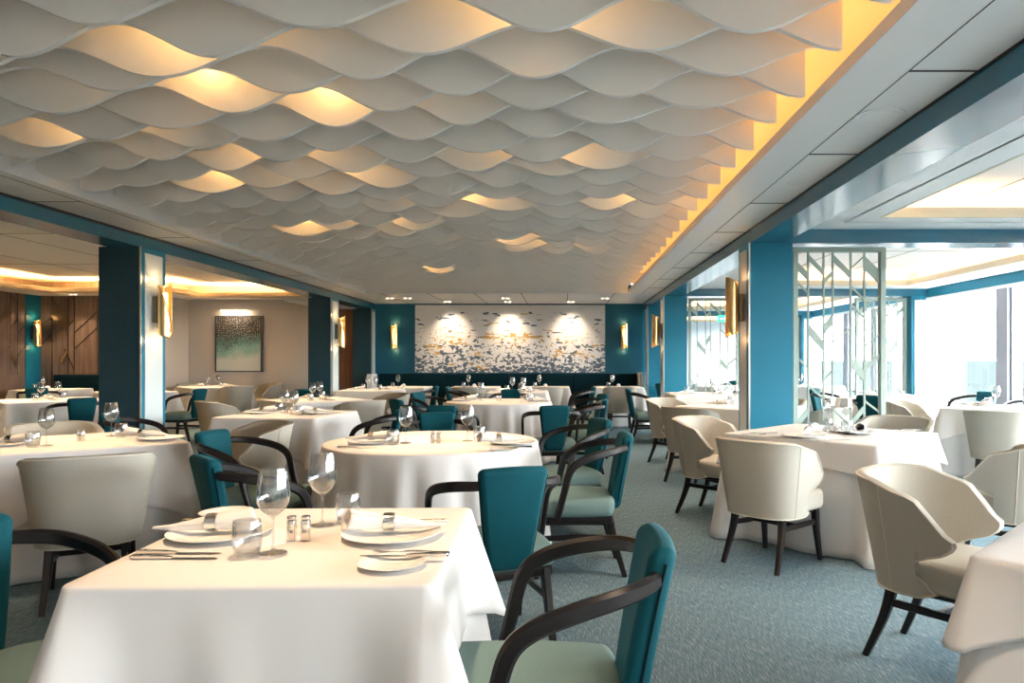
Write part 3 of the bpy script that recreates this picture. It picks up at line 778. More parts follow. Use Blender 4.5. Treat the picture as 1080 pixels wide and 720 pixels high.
def barrel_chair():
    parts = []
    NV, NS = 12, 44
    zb = .345
    def ztop(s):
        a = abs(s)
        if a < .42: return .80 - .012*(a/.42)**2
        t = (a-.42)/.58
        return .788 - .185*t**1.1
    def xend(v):
        # front edge of the wing by height: bottom, waist, tip
        K = [(0,.035),(.15,.0),(.30,-.055),(.45,-.06),(.58,.01),(.70,.085),(.80,.115),(.90,.118),(1.0,.085)]
        for (a, xa), (b, xb) in zip(K[:-1], K[1:]):
            if v <= b:
                t = (v-a)/(b-a); t = t*t*(3-2*t); return xa+(xb-xa)*t
        return K[-1][1]
    def P(s, v, off=0):
        sg = 1 if s >= 0 else -1; a = abs(s)
        w = .245 + .065*v + off; dback = .235 + .085*v + off; c_ = -.03
        if a < .60:
            th = a/.60*pi/2; e = .72
            x = c_ - dback*cos(th)**e if cos(th) > 1e-6 else c_; y = w*sin(th)**e
        else:
            t = (a-.60)/.40; x = c_ + (xend(v)-c_)*t; y = w - .015*t*t
        z = zb + v*(ztop(s)-zb)
        # bottom edge dips at rear a bit
        z -= .02*(1-v)*(1 if a < .6 else 1-(a-.6)/.4)
        return Vector((x, sg*y, z))
    th_ = .042
    rows_o = [[P(-1+2*i/NS, j/NV) for i in range(NS+1)] for j in range(NV+1)]
    rows_i = [[P(-1+2*i/NS, j/NV, -th_) for i in range(NS+1)] for j in range(NV+1)]
    sh = MB()
    o = 0; m = NS+1
    sh.grid(rows_o); sh.grid(rows_i); o2 = m*(NV+1)
    # rounded rim strips joining outer and inner
    ends = {}
    def rim(idx_o, idx_i, bulge):
        n = len(idx_o); mid = []
        for a, b in zip(idx_o, idx_i):
            p = (Vector(sh.v[a])+Vector(sh.v[b]))/2 + bulge(a); mid.append(len(sh.v)); sh.v.append(tuple(p))
        for k in range(n-1):
            sh.f.append((idx_o[k], idx_o[k+1], mid[k+1], mid[k])); sh.f.append((mid[k], mid[k+1], idx_i[k+1], idx_i[k]))
        for e_ in (0, n-1): ends.setdefault(idx_o[e_], []).append((mid[e_], idx_i[e_]))
    top_o = [NV*m+i for i in range(m)]; bot_o = [i for i in range(m)]
    rim(top_o, [o2+k for k in top_o], lambda a: Vector((0,0,.010)))
    rim(bot_o, [o2+k for k in bot_o], lambda a: Vector((0,0,-.006)))
    for i in (0, NS):
        col = [j*m+i for j in range(NV+1)]
        rim(col, [o2+k for k in col], lambda a: Vector((.010,0,0)))
    for o_, lst in ends.items():
        if len(lst) == 2: sh.f.append((o_, lst[0][0], lst[1][0])); sh.f.append((lst[0][1], lst[1][0], lst[0][0]))
    me = sh.mesh('shell', M['beige'], 50)
    # piping round the rim and a seam down each rear corner
    loop = [P(-1+2*i/NS, 1, .001) for i in range(NS+1)] + [P(1, j/NV, .001) for j in range(NV-1, -1, -1)] + [P(1-2*i/NS, 0, .001) for i in range(1, NS+1)] + [P(-1, j/NV, .001) for j in range(1, NV)]
    pipe = MB().tube(loop, .0042, 6, closed=True)
    seams = [('seam', MB().tube([P(s_, j/NV, .0005) for j in range(NV+1)], .0028, 5).mesh('seam', M['piping'], 60), []) for s_ in (-.47, .47)]
    parts.append(('shell', me, [('piping', pipe.mesh('piping', M['piping'], 60), [])] + seams, 'oatmeal upholstered wrap-round back'))
    def seatfn(p):
        x, y, z = p; fx = (x-.02)/.25; fy = y/.23
        z += .015*(1-min(1, fx*fx))*(1-min(1, fy*fy))*max(0, (z-.38)/.09)
        if fx < 0: y *= 1-.22*fx*fx
        if fx > 0: x -= .03*fy*fy*fx
        return (x, y, z)
    seat = MB().rbox(-.22,.275,-.235,.235,.34,.47,.040,4, seatfn, cuts=4)
    parts.append(('seat', seat.mesh('seat', M['beige'], 60), []))
    fr = MB().rbox(-.19,.23,-.185,.185,.315,.345,.01,2)
    parts.append(('seat_frame', fr.mesh('seat_frame', M['wood'], 40), []))
    W8 = [.046,.044,.042,.040,.037,.034,.031,.029,.027]
    for s_ in (-1, 1):
        parts.append(('leg', MB().sweep(smoothpath([(-.165, s_*.165, .335), (-.20, s_*.175, .19), (-.275, s_*.19, 0.0)], 4), W8, W8, up=(1,0,0)).mesh('leg', M['wood'], 40), []))
        parts.append(('leg', MB().sweep(smoothpath([(.205, s_*.185, .335), (.215, s_*.19, .19), (.245, s_*.20, 0.0)], 4), W8, W8, up=(1,0,0)).mesh('leg', M['wood'], 40), []))
    for s_ in (-1, 1):
        parts.append(('stretcher', MB().sweep(smoothpath([(-.19, s_*.17, .255), (.0, s_*.155, .245), (.21, s_*.188, .255)], 5), .022, .032).mesh('stretcher', M['wood'], 40), []))
    parts.append(('stretcher', MB().sweep([(.02, -.155, .246), (.02, .155, .246)], .022, .030).mesh('stretcher', M['wood'], 40), []))
    return Proto('barrel_chair', parts, 'chair')
PT, PBc = teal_chair(), barrel_chair()
TEAL = [
 (-.08,1.87,180,'dark teal armchair with sage seat right of the nearest square table'),
 (-1.46,1.85,-30,'dark teal armchair cut by the left edge, at the nearest square table'),
 (-.33,3.33,112,'dark teal armchair seen from behind between nearest square table and near round table'),
 (.07,4.44,183,'dark teal armchair seen side-on right of the near round table'),
 (.0,5.40,205,'dark teal armchair on the far right side of the near round table'),
 (-.12,7.4,98,'dark teal armchair with its back turned before the far round table, right one'),
 (.17,8.25,180,'dark teal armchair seen edge-on, right of the far round table'),
 (.24,9.4,200,'dark teal armchair behind the edge-on one, right of the far round table'),
 (.20,11.95,182,'dark teal armchair at the right of the square table beyond the round ones'),
 (-1.17,7.42,84,'dark teal armchair with its back turned before the far round table, left one'),
 (-1.72,9.8,-22,'dark teal armchair left of the far round table'),
 (-1.66,8.4,38,'dark teal armchair, mostly hidden, near left of the far round table'),
 (-1.03,5.84,280,'dark teal armchair facing us behind the near round table'),
 (-1.94,4.55,-8,'dark teal armchair facing right at the left of the near round table'),
 (-1.45,3.58,42,'dark teal armchair near left of the near round table, behind the wine glasses'),
 (-1.83,6.6,182,'dark teal armchair right of the square table in the middle left'),
 (-3.62,6.25,15,'dark teal armchair left of the square table in the middle left'),
 (-6.0,11.2,172,'dark teal armchair facing left, just right of the nearest dark column'),
 (-6.0,8.75,138,'dark teal armchair with one arm showing, just left of the nearest dark column'),
 (-8.75,11.9,120,'dark teal armchair, only its top showing, before the far left banquette'),
 (-2.5,12.25,180,'dark teal armchair right of the square table by the third left column'),
 (-3.9,11.3,70,'dark teal armchair, only its top showing, beside the second left column'),
 (-1.6,11.95,0,'dark teal armchair left of the square table beyond the round ones'),
 (-.8,10.6,268,'dark teal armchair facing us behind the far round table'),
 (1.36,11.2,2,'dark teal armchair standing side-on in the aisle before the blue end wall'),
 (4.17,9.35,42,'dark teal armchair behind the lattice screen, right one'),
 (4.2,10.95,-40,'dark teal armchair behind the lattice screen, left one'),
 (5.85,10.3,190,'dark teal armchair against the windows, far one'),
 (5.78,8.8,222,'dark teal armchair against the windows, near one'),
 (2.15,13.95,45,'dark teal armchair in the third bay, near left of its aisle-side table'),
 (3.55,15.3,225,'dark teal armchair in the third bay, far right of its aisle-side table'),
 (2.25,15.3,-45,'dark teal armchair in the third bay, far left of its aisle-side table'),
 (3.55,13.95,135,'dark teal armchair in the third bay, near right of its aisle-side table'),
]
for x, y, a, lab in TEAL: PT.put(lab, (x, y, 0), R(a), 'dark teal armchairs')
BEIGE = [
 (1.36,4.60,43,'oatmeal barrel chair seen from behind at the near left of the middle right table'),
 (1.30,5.98,-42,'oatmeal barrel chair far left of the middle right table, beside the column'),
 (2.77,6.02,225,'oatmeal barrel chair behind the middle right table, in front of the screen'),
 (2.74,4.46,135,'oatmeal barrel chair at the right edge between the two nearest right tables'),
 (1.66,3.05,-49,'oatmeal barrel chair standing large at the right, beside the nearest right table'),
 (1.42,7.62,45,'oatmeal barrel chair near left of the table behind the big blue column'),
 (1.42,8.95,-45,'oatmeal barrel chair far left of the table behind the big blue column'),
 (2.72,8.97,225,'oatmeal barrel chair far right of the table behind the big blue column'),
 (2.72,7.62,135,'oatmeal barrel chair near right of the table behind the big blue column'),
 (4.37,7.1,52,'pale barrel chair seen from behind at the near window table'),
 (4.27,8.6,-42,'pale barrel chair with pointed wing at the far left of the near window table'),
 (-2.60,3.92,120,'oatmeal barrel chair with its wide back to us at the left table'),
 (-2.47,5.5,222,'oatmeal barrel chair far right of the left table'),
 (-3.85,5.42,-45,'oatmeal barrel chair, only its top rim showing, behind the left table'),
 (-4.08,8.68,45,'oatmeal barrel chair near left of the fourth table in the left row'),
 (-2.55,8.82,135,'oatmeal barrel chair near right of the fourth table in the left row'),
 (-2.6,10.35,225,'oatmeal barrel chair far right of the fourth table in the left row'),
 (-6.22,13.5,135,'oatmeal barrel chair near right of the table under the dotted picture'),
 (-6.25,14.85,225,'oatmeal barrel chair far right of the table under the dotted picture'),
 (-7.68,14.88,-45,'oatmeal barrel chair far left of the table under the dotted picture'),
 (-1.72,13.12,90,'oatmeal barrel chair facing the banquette, at its second table from the left'),
 (-.30,13.12,90,'oatmeal barrel chair facing the banquette, at its third table from the left'),
 (1.06,13.12,90,'oatmeal barrel chair facing the banquette, at its rightmost table'),
]
for x, y, a, lab in BEIGE: PBc.put(lab, (x, y, 0), R(a), 'oatmeal barrel chairs')

# ------------------------------------------------------------------ tablecloths
ZT = .76
def cloth(shape, s, ztop, drop, corner=0, fl=.06, flc=.25, amp=.012, nf=3, seed=0, rc=.035, kneepow=1.0, inset=0):
    rnd = random.Random(seed)
    pts = []   # (pos, normal, dist to corner along side)
    if shape == 'square':
        a = s/2; n = 30
        for q in range(4):
            ang = q*pi/2
            for k in range(n):
                t = -a+rc + (2*a-2*rc)*k/n
                p = Vector((a, t, 0)); nr = Vector((1,0,0)); dc = min(a-abs(t), a)
                rot = Matrix.Rotation(ang, 3, 'Z'); pts.append((rot@p, rot@nr, a-abs(t), q*100+t))
            for k in range(8):
                th = pi/2*k/8
                p = Vector((a-rc+rc*cos(th), a-rc+rc*sin(th), 0)); nr = Vector((cos(th), sin(th), 0))
                rot = Matrix.Rotation(ang, 3, 'Z'); pts.append((rot@p, rot@nr, 0.0, q*100+a))
    else:
        n = 168
        for k in range(n):
            th = 2*pi*k/n; pts.append((Vector((s*cos(th), s*sin(th), 0)), Vector((cos(th), sin(th), 0)), 9, th))
    N = len(pts)
    phs = [(rnd.uniform(0, 6.28), rnd.uniform(.6, 1.2)) for _ in range(8)]
    rows = []
    # top: centre out
    for f in (0.0001, .35, .7, .9):
        rows.append([(p.x*f, p.y*f, ztop) for p, nr, dc, u in pts])
    er = .012
    for k in range(0, 4):
        th = pi/2*k/3
        rows.append([tuple(p - nr*er*(1-sin(th)) + Vector((0,0,ztop-er*(1-cos(th))))) for p, nr, dc, u in pts])
    K = 14
    for j in range(1, K+1):
        f = j/K; row = []
        for i, (p, nr, dc, u) in enumerate(pts):
            cw = math.exp(-(dc/.10)**2) if shape == 'square' else 0
            ex = corner*max(0, 1-dc/.34)**1.3 if corner else 0
            dep = (drop + ex)*f
            tt = i/N*2*pi
            if shape == 'square':
                wig = sin(tt*nf*4+phs[0][0])*.6 + sin(tt*nf*7+phs[1][0])*.4
                # folds beside the corner
                wig += -1.6*math.exp(-((dc-.16)/.06)**2)
                off = dep*(fl + flc*cw) + amp*wig*f**.8
            else:
                wig = sin(tt*nf+phs[0][0]+.7*sin(3*tt+phs[3][0]))*.7 + sin(tt*nf*1.7+phs[1][0])*.3 + .35*sin(tt*5+phs[2][0])
                off = dep*fl + amp*(wig+.3)*min(1, f*2.2)**.8
            q = p + nr*off; row.append((q.x, q.y, ztop-er-dep+ (0 if True else 0)))
        rows.append(row)
    mb = MB().grid(rows, closeu=True)
    me = mb.mesh('cloth', M['linen'], 180)
    bm = bmesh.new(); bm.from_mesh(me); bmesh.ops.solidify(bm, geom=bm.faces[:], thickness=.0015); bm.to_mesh(me); bm.free()
    return me
cloth_cache = {}
TABLES = {}
def table(key, shape, x, y, s, rot, drop, corner, desc, seed=1, under=True, **kw):
    ck = (shape, s, drop, corner, seed)
    if ck not in cloth_cache:
        if shape == 'square':
            a = cloth('square', s, ZT, drop, corner, seed=seed, **kw)
            b = cloth('square', s-.034, ZT-.004, ZT-.022, 0, fl=.022, flc=.15, amp=.018, nf=2, seed=seed+5)
        else:
            a = cloth('round', s, ZT, ZT-.03, 0, fl=.09, amp=.030, nf=19, seed=seed); b = None
        cloth_cache[ck] = (a, b)
    a, b = cloth_cache[ck]
    if shape == 'square':
        tag(link('tablecloth', a, None, (x, y, 0), R(rot)), 'white square top cloth on %s' % desc, 'tablecloth', 'white top cloths')
        tag(link('floor_length_tablecloth', b, None, (x, y, 0), R(rot)), 'floor-length white undercloth of %s' % desc, 'tablecloth', 'white floor-length cloths')
    else:
        tag(link('round_tablecloth', a, None, (x, y, 0), R(rot)), 'white pleated floor-length cloth over %s' % desc, 'tablecloth', 'round cloths')
    TABLES[key] = (shape, x, y, s, rot, desc)
table('T1','square',-.765,2.145,.90,1.5,.28,.10,'the nearest square table',1,fl=.045,flc=.30)
table('L1','square',-3.2,4.72,1.10,40,.36,.12,'the left table by the dark column',2,fl=.05)
table('A','round',-.86,4.72,.70,0,0,0,'the near round table',3)
table('B','round',-.82,9.2,.68,20,0,0,'the far round table',4)
table('T2','square',-2.72,7.08,1.02,-6,.34,.12,'the third table in the left row',5)
table('T3','square',-3.32,9.6,1.10,44,.34,.12,'the fourth table in the left row',6)
table('T4','square',-3.42,12.75,1.0,0,.34,.12,'the table beside the second left column',5)
table('C','square',-.75,12.0,1.0,0,.34,.12,'the square table beyond the round ones',5)
for i, (x, w) in enumerate(((-3.1,'leftmost'),(-1.72,'second from left'),(-.33,'third from left'),(1.10,'rightmost'))):
    table('Q%d' % i,'square',x,14.02,.94,0,.34,.12,'the %s of four banquette tables' % w,7)
table('R','square',1.98,5.24,1.13,45,.17,.04,'the middle right table',8,fl=.09,flc=.22)
table('RR','square',1.92,1.95,1.15,45,.13,.10,'the nearest right table cut by the frame',9,fl=.09,flc=.22)
table('D','square',2.08,8.3,1.10,45,.20,.12,'the table behind the big blue column',2)
table('E','square',2.22,11.22,1.05,0,.34,.12,'the aisle table before the farther blue column',5)
table('K','square',5.0,7.95,1.12,45,.25,.12,'the near window table',6)
table('J','square',4.66,10.15,1.08,45,.25,.12,'the far window table',6)
table('M2','square',3.0,14.7,1.05,45,.30,.12,'the aisle-side table of the third bay',6)
table('M3','square',5.0,14.4,1.05,45,.30,.12,'the window-side table of the third bay',6)
table('F','square',-6.98,14.22,1.10,45,.34,.12,'the table under the dotted picture',6)
table('I','square',-7.22,12.05,1.02,45,.34,.12,'the table left of the picture alcove',6)
table('H','square',-6.92,9.6,1.12,45,.34,.12,'the big table left of the dark column',6)
table('G','square',-9.30,12.96,.92,0,.34,.12,'the table at the panelled-wall banquette',7)

for i_, (x, y, w_) in enumerate(((-2.9,-.1,'the added unseen light-bouncing table, front left one'),(-1.2,-1.75,'the added unseen light-bouncing table, middle one'),(-3.1,-2.0,'the added unseen light-bouncing table, rear left one'),(.5,-1.75,'the added unseen light-bouncing table, aisle-side one'))):
    table('Z%d' % i_,'square',x,y,1.1,0,.34,.12,w_,6)  # unseen cloths, added to bounce warm light onto the ceiling
    spot(x, y, 2.47, 300, 75, (1,.76,.55), .8, .05)  # added spot without a fitting, feeds the bounce cloth below
for x, y in ((.85,1.0),(.85,3.6),(.9,6.2),(.9,8.6)): spot(x, y, 2.47, 45, 80, (1,.78,.58), .9, .05)  # added aisle spots without fittings, floor bounce for the ceiling
# ------------------------------------------------------------------ tableware
def lathe_glass(outer, inner, n=32):
    # closed solid: outer profile upward then inner profile downward
    return MB().lathe(outer + inner, n)
wine = lathe_glass([(.0001,0),(.036,.0),(.037,.0015),(.030,.004),(.012,.007),(.0045,.013),(.0035,.03),(.0034,.085),(.005,.098),(.016,.106),(.032,.120),(.042,.140),(.045,.158),(.043,.185),(.037,.222),(.0345,.236)],
                   [(.0335,.236),(.0358,.222),(.0418,.185),(.0438,.158),(.0408,.140),(.031,.1215),(.015,.1078),(.0001,.104)])
P_w = Proto('wine_glass', [('wine_glass', wine.mesh('wine_glass', M['glass'], 80), [])], 'wine glass')
tum = lathe_glass([(.0001,0),(.028,0),(.034,.006),(.0395,.03),(.0405,.055),(.038,.085),(.0355,.097)], [(.0343,.097),(.0368,.085),(.0392,.055),(.0380,.030),(.032,.014),(.020,.011),(.0001,.011)])
P_t = Proto('tumbler', [('tumbler', tum.mesh('tumbler', M['glass'], 80), [])], 'glass')
plate = MB().lathe([(.0001,.0),(.085,.0),(.095,.004),(.142,.014),(.148,.0165),(.1485,.0185),(.143,.0175),(.098,.0075),(.088,.005),(.0001,.005)], 48)
P_pl = Proto('dinner_plate', [('dinner_plate', plate.mesh('dinner_plate', M['china'], 50), [])], 'plate')
bpl = MB().lathe([(.0001,.0),(.05,.0),(.058,.003),(.085,.011),(.088,.013),(.084,.0135),(.060,.0065),(.052,.004),(.0001,.004)], 40)
P_bp = Proto('bread_plate', [('bread_plate', bpl.mesh('bread_plate', M['china'], 50), [])], 'plate')
# shakers: slim rounded-square steel tubes
shk = MB().rbox(-.0125,.0125,-.0125,.0125,.0,.062,.005,3)
cap = MB().rbox(-.0118,.0118,-.0118,.0118,.0625,.074,.0045,3)
P_sh = Proto('salt_shaker', [('body', shk.mesh('body', M['chrome'], 40), []), ('cap', cap.mesh('cap', M['chrome'], 40), [])], 'shaker')
# cutlery, lying along +x (handle at +x)
def knife():
    b = MB(); n = 12
    rows = []
    for i in range(n+1):
        t = i/n; x = -.115 + .125*t; w = .010*min(1, (t+.03)*6)**.6
        rows.append([(x, -w*.8, .002), (x, 0, .0032), (x, w*.9, .002), (x, 0, .0008)])
    b.grid(rows, closeu=True); b.f.append((0,1,2,3)); b.f.append(tuple(n*4+k for k in (3,2,1,0)))
    h = MB().sweep([(.008,0,.004),(.03,0,.005),(.09,0,.006),(.118,0,.006),(.122,0,.006)], [.010,.013,.017,.017,.010], [.005,.008,.010,.010,.006])
    return b, h
kb, kh = knife()
P_k = Proto('table_knife', [('blade', kb.mesh('blade', M['chrome'], 40), []), ('handle', kh.mesh('handle', M['chrome'], 40), [])], 'knife')
def fork():
    h = MB().sweep([(-.030,0,.004),(.0,0,.009),(.03,0,.009),(.07,0,.006),(.105,0,.006),(.115,0,.006)], [.008,.007,.009,.014,.018,.010], [.004,.004,.004,.005,.006,.004])
    b = MB().sweep([(-.030,0,.004),(-.045,0,.0025),(-.060,0,.003)], [.010,.022,.024], [.003,.0025,.0025])
    for k in range(4):
        y = -.0096+.0064*k; b.sweep([(-.058,y,.003),(-.080,y,.0045),(-.102,y,.010)], [.0042,.0036,.0022], [.0025,.0022,.0018])
    return b, h
fb, fh = fork()
P_f = Proto('table_fork', [('tines', fb.mesh('tines', M['chrome'], 40), []), ('handle', fh.mesh('handle', M['chrome'], 40), [])], 'fork')
# rolled napkin lying along x: tip at +x, open roll at -x, steel ring
def napkin():
    rows = []; n = 26; L_ = .30
    for i in range(n+1):
        t = i/n; x = -.14 + L_*t
        r = .036*(1-t)**.75 + .004 if t > .42 else .036 - .010*math.exp(-((t-.42)/.10)**2) if t > .3 else .030 + .012*(.3-t)/.3 + .0
        r = max(.004, .040 - .012*min(1, t/.40) - (.024*max(0, (t-.42))/.58))
        zc = max(r*.80, .010)
        row = []
        m_ = 28
        for j in range(m_+1):
            a = 2*pi*1.35*j/m_ - .6; rr = r*(1 - .13*j/m_) + .0015*sin(5*a+3*t)
            row.append((x + .018*cos(a+.8)*(1-t) + .04*t*(j/m_)*0, rr*sin(a), zc + rr*.80*cos(a)))
        rows.append(row)
    me = MB().grid(rows).mesh('napkin', M['linen'], 80)
    bm = bmesh.new(); bm.from_mesh(me); bmesh.ops.solidify(bm, geom=bm.faces[:], thickness=.002); bm.to_mesh(me); bm.free()
    # ring
    r = .0285; rows = []
    for k in range(32):
        a = 2*pi*k/32; c_, s_ = sin(a), cos(a)
        rows.append([(-.028, r*c_, .0235+r*.86*s_), (.002-.014, (r+.001)*c_, .0235+(r+.001)*.86*s_), (.004, r*c_, .0235+r*.86*s_), (.004, (r+.0025)*c_, .0235+(r+.0025)*.86*s_), (-.012, (r+.0035)*c_, .0235+(r+.0035)*.86*s_), (-.028, (r+.0025)*c_, .0235+(r+.0025)*.86*s_)])
    rg = MB().grid(rows, closeu=True, closev=True).mesh('napkin_ring', M['chrome'], 40)
    return me, rg
nm, nr_ = napkin()
P_n = Proto('napkin', [('cloth_roll', nm, []), ('napkin_ring', nr_, [], 'polished steel napkin ring')], 'napkin')

def dirword(a):
    a = a % 360
    names = ['right','far right','far','far left','left','near left','near','near right']
    return names[int((a+22.5)//45) % 8]
def putat(P, x, y, z, rz, lab, grp): P.put(lab, (x, y, z), R(rz), grp)
def setting(key, ang, lvl, edge=None):
    """one place setting; ang = direction from table centre to the sitter, degrees"""
    shape, cx, cy, s, rot, desc = TABLES[key]
    half = s/2 if shape == 'square' else s
    a = R(ang); ux, uy = cos(a), sin(a); vx, vy = -sin(a), cos(a)
    d = half-.20
    def at(o, l): return cx + ux*(d+o) + vx*l, cy + uy*(d+o) + vy*l
    wd = dirword(ang); z = ZT+.001
    x, y = at(0, 0)
    if lvl >= 2:
        P_pl.put('white dinner plate at the %s place, %s' % (wd, desc), (x, y, z), 0, 'dinner plates')
    x, y = at(-.02, 0)
    P_n.put('rolled white napkin at the %s place, %s' % (wd, desc), (x, y, z+(.018 if lvl >= 2 else .003)), R(ang + (12 if lvl else 0)), 'rolled napkins')
    x, y = at(-.20, -.12)
    P_w.put('empty wine glass at the %s place, %s' % (wd, desc), (x, y, z), 0, 'wine glasses')
    x, y = at(-.10, -.20)
    P_t.put('empty tumbler at the %s place, %s' % (wd, desc), (x, y, z), 0, 'tumblers')
    if lvl >= 2:
        x, y = at(.02, -.185); P_k.put('steel knife at the %s place, %s' % (wd, desc), (x, y, z), R(ang), 'table knives')
        x, y = at(.02, .185); P_f.put('steel fork at the %s place, %s' % (wd, desc), (x, y, z), R(ang), 'table forks')
        x, y = at(-.02, .27)
        if lvl >= 3: P_bp.put('white bread plate at the %s place, %s' % (wd, desc), (x, y, z), 0, 'bread plates')
def shakers(key, dx=0, dy=0, rz=0):
    shape, cx, cy, s, rot, desc = TABLES[key]
    P_sh.put('polished steel salt shaker on %s, left of its pair' % desc, (cx+dx-.021, cy+dy, ZT+.001), R(rz), 'shakers')
    P_sh.put('polished steel pepper shaker on %s, right of its pair' % desc, (cx+dx+.021, cy+dy, ZT+.001), R(rz), 'shakers', name='pepper_shaker')
# nearest table, item by item from the photo
def pw(px, py, z=ZT): Y = (1.3-z)*750/(py-379); return (px-593)*Y/750, Y
d1 = 'the nearest square table'; z = ZT+.001
x, y = pw(232, 565); P_pl.put('white dinner plate at the left place of ' + d1, (x, y, z), 0, 'dinner plates')
P_n.put('rolled white napkin in a steel ring, pointing left on ' + d1, (x-.035, y+.0, z+.018), R(184+4), 'rolled napkins')
x, y = pw(413, 566); P_pl.put('white dinner plate at the right place of ' + d1, (x, y, z), 0, 'dinner plates')
P_n.put('rolled white napkin in a steel ring, pointing right on ' + d1, (x+.0, y+.02, z+.018), R(10), 'rolled napkins')
x, y = pw(413, 597); P_bp.put('white bread plate at the right place of ' + d1, (x, y, z), 0, 'bread plates')
P_k.put('steel butter knife resting across the right bread plate of ' + d1, (x+.02, y+.045, z+.012), R(0), 'table knives')
P_f.put('steel fork between the right plates of ' + d1, (x+.02, y+.115, z), R(-5), 'table forks')
x, y = pw(462, 551); P_k.put('steel knife showing its handle beyond the right plate of ' + d1, (x-.09, y, z), R(0), 'table knives')
x, y = pw(190, 584); P_k.put('steel knife left of the near tumbler on ' + d1, (x, y, z), R(180), 'table knives')
x, y = pw(186, 589); P_k.put('second steel knife along the near left edge of ' + d1, (x, y-.004, z), R(180), 'table knives')
x, y = pw(243, 541); P_bp.put('white bread plate at the far left corner of ' + d1, (x, y-.03, z), 0, 'bread plates')
P_f.put('steel fork beside the far left bread plate of ' + d1, (x+.02, y-.14, z), R(178), 'table forks')
x, y = pw(257, 588); P_t.put('empty tumbler in front of the near wine glass on ' + d1, (x, y+.02, z), 0, 'tumblers')
x, y = pw(366, 552); P_t.put('empty tumbler right of the far wine glass on ' + d1, (x, y+.01, z), 0, 'tumblers')
x, y = pw(288, 583); P_w.put('empty wine glass, nearer of two on ' + d1, (x, y, z), 0, 'wine glasses')
x, y = pw(340, 554); P_w.put('empty wine glass, farther of two on ' + d1, (x, y, z), 0, 'wine glasses')
x, y = pw(315, 570); shakers('T1', x+.765, y-2.145, 4)

def item(P, px, py, lab, grp, rz=0, dz=0, name=None):
    x, y = pw(px, py); P.put(lab, (x, y, ZT+.001+dz), R(rz), grp, name=name)
GW, GT, GN, GP, GK, GS = 'wine glasses', 'tumblers', 'rolled napkins', 'dinner plates', 'table knives', 'shakers'
# left table
dl = 'on the left table'
item(P_w, 49, 470, 'empty wine glass, left one ' + dl, GW); item(P_t, 34.5, 471.5, 'empty tumbler, left one ' + dl, GT)
item(P_pl, 2, 470, 'white dinner plate, left one ' + dl, GP); item(P_n, 8, 470, 'rolled white napkin cut by the frame ' + dl, GN, 190, .018)
item(P_w, 117.5, 460, 'empty wine glass before the dark column, right one ' + dl, GW); item(P_t, 128, 461, 'empty tumbler, right one ' + dl, GT)
item(P_pl, 170, 463.5, 'white dinner plate, right one ' + dl, GP); item(P_n, 152, 463.0, 'rolled white napkin, right one ' + dl, GN, -8, .018)
item(P_sh, 83, 465, 'steel salt shaker ' + dl, GS, 40); item(P_sh, 87, 465.2, 'steel pepper shaker ' + dl, GS, 40, name='pepper_shaker')
# near round table
da = 'on the near round table'
item(P_pl, 391, 467.5, 'white dinner plate, left one ' + da, GP); item(P_n, 390, 466.5, 'rolled white napkin, left one ' + da, GN, 178, .018)
item(P_t, 414.5, 469, 'empty tumbler, left one ' + da, GT); item(P_w, 428, 467, 'empty wine glass, left one ' + da, GW)
item(P_k, 377, 472.5, 'steel knife, left one ' + da, GK, 180)
item(P_sh, 456.5, 468, 'steel salt shaker ' + da, GS); item(P_sh, 462.5, 468, 'steel pepper shaker ' + da, GS, name='pepper_shaker')
item(P_w, 493, 465, 'empty wine glass, right one ' + da, GW); item(P_t, 505.5, 465, 'empty tumbler, right one ' + da, GT)
item(P_pl, 540, 468, 'white dinner plate, right one ' + da, GP); item(P_n, 528, 468.5, 'rolled white napkin, right one ' + da, GN, 14, .018)
item(P_bp, 531, 475, 'white bread plate, right one ' + da, 'bread plates'); item(P_k, 541, 474, 'steel knife on the bread plate ' + da, GK, 0, .012)
# middle right table
dr = 'on the middle right table'
item(P_pl, 847, 461, 'white dinner plate, left one ' + dr, GP); item(P_n, 853, 459, 'rolled white napkin seen end-on, left one ' + dr, GN, 235, .018)
item(P_w, 874, 450, 'empty wine glass, left one ' + dr, GW); item(P_w, 892, 452, 'empty wine glass, right one ' + dr, GW)
item(P_t, 872, 455, 'empty tumbler, left one ' + dr, GT); item(P_t, 893, 458, 'empty tumbler, right one ' + dr, GT)
item(P_sh, 879, 456, 'steel salt shaker ' + dr, GS, 45); item(P_sh, 883.5, 456.6, 'steel pepper shaker ' + dr, GS, 45, name='pepper_shaker')
item(P_pl, 905, 457, 'white dinner plate, right one ' + dr, GP); item(P_n, 909, 456, 'rolled white napkin with its open end towards us, right one ' + dr, GN, 60, .018)
item(P_k, 806, 457, 'steel knife at the left end ' + dr, GK, 200); item(P_f, 796, 458.5, 'steel fork at the left end ' + dr, 'table forks', 200)
item(P_k, 948, 455, 'steel knife at the right end ' + dr, GK, 0); item(P_f, 957, 454, 'steel fork at the right end ' + dr, 'table forks', 0)
item(P_k, 880, 464, 'steel knife near the middle edge ' + dr, GK, 190)
setting('T2', 174, 2); setting('T2', -6, 2); shakers('T2', 0, 0)
for a in (134, 314): setting('T3', a, 1)
for a in (0, 180): setting('T4', a, 1)
for a in (0, 180): setting('C', a, 1)
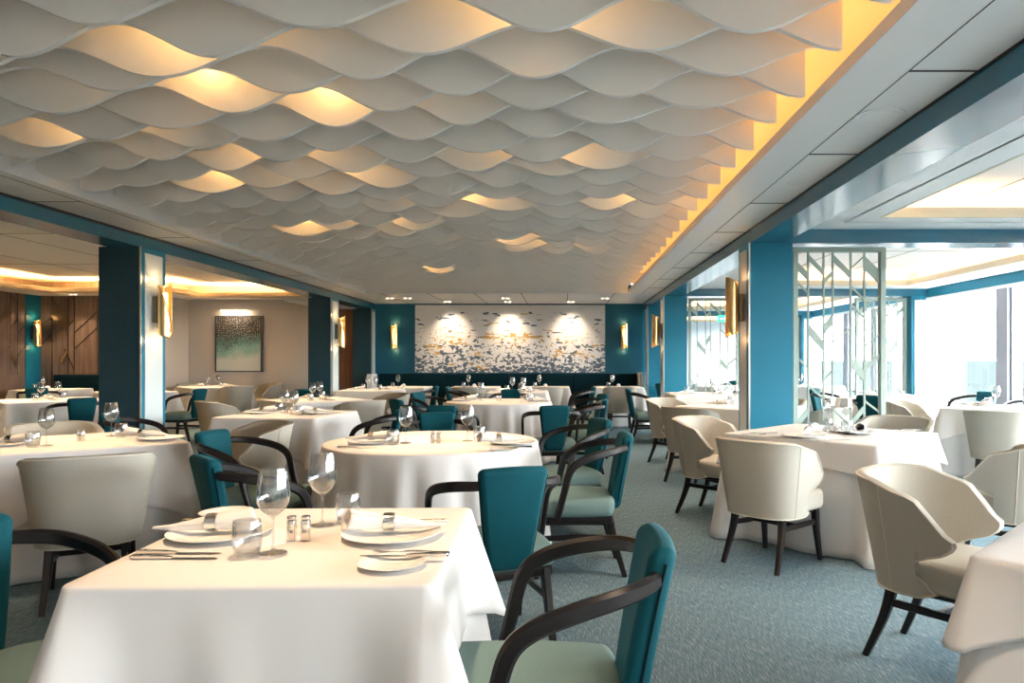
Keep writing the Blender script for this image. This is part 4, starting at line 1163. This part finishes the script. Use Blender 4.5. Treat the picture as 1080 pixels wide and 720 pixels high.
shakers('B', 0, 0)
for a in (10, 170): setting('B', a, 2)
for k in range(4): setting('Q%d' % k, 270, 0)
for a in (135, 315): setting('D', a, 1); setting('K', a, 1); setting('J', a, 1)
setting('E', 180, 1); setting('E', 0, 1)
for a in (45, 225): setting('M2', a, 0); setting('M3', a, 0); setting('I', a, 0)
for a in (180, 0): setting('F', a, 0)
for a in (135, 315): setting('H', a, 1)
setting('G', 270, 0)

# spots over the tables (warm pools of light)
for key, p in (('T1',42),('L1',34),('A',50),('B',34),('T2',34),('T3',34),('T4',30),('C',30),('R',20),('RR',26),('D',26),('E',24),('Q0',22),('Q1',22),('Q2',22),('Q3',22)):
    shape, cx, cy, s, rot, desc = TABLES[key]
    spot(cx, cy+.02, 2.47 if cx > -4 else 2.8, p*(1.35 if cx > .5 or key == 'T1' else 1.9), 62, (1,.70,.43), .9, .04)
for key in ('F','I','H','G'):
    shape, cx, cy, s, rot, desc = TABLES[key]; spot(cx, cy-.1, 2.82, 95, 60, (1,.72,.46), .9, .04)

# ------------------------------------------------------------------ world, camera
w = bpy.data.worlds.new('World'); scene.world = w; w.use_nodes = True
bg = w.node_tree.nodes['Background']; bg.inputs[0].default_value = (.97,.985,1,1); bg.inputs[1].default_value = 15
cam = bpy.data.cameras.new('camera'); cam.lens = 25; cam.sensor_width = 36; cam.shift_x = -53/1080; cam.shift_y = 19/1080; cam.clip_end = 12000
co = bpy.data.objects.new('camera', cam); COL.objects.link(co); co.location = (0,0,1.3); co.rotation_euler = (pi/2,0,0)
scene.camera = co
vs_ = scene.view_settings; vs_.view_transform = 'Standard'; vs_.look = 'None'; vs_.exposure = 1.55; vs_.gamma = 1; vs_.use_curve_mapping = False
scene.cycles.use_denoising = True
scene.cycles.max_bounces = 10; scene.cycles.diffuse_bounces = 5; scene.cycles.transmission_bounces = 8; scene.cycles.transparent_max_bounces = 24
scene.cycles.sample_clamp_indirect = 6
scene.cycles.caustics_reflective = False; scene.cycles.caustics_refractive = False
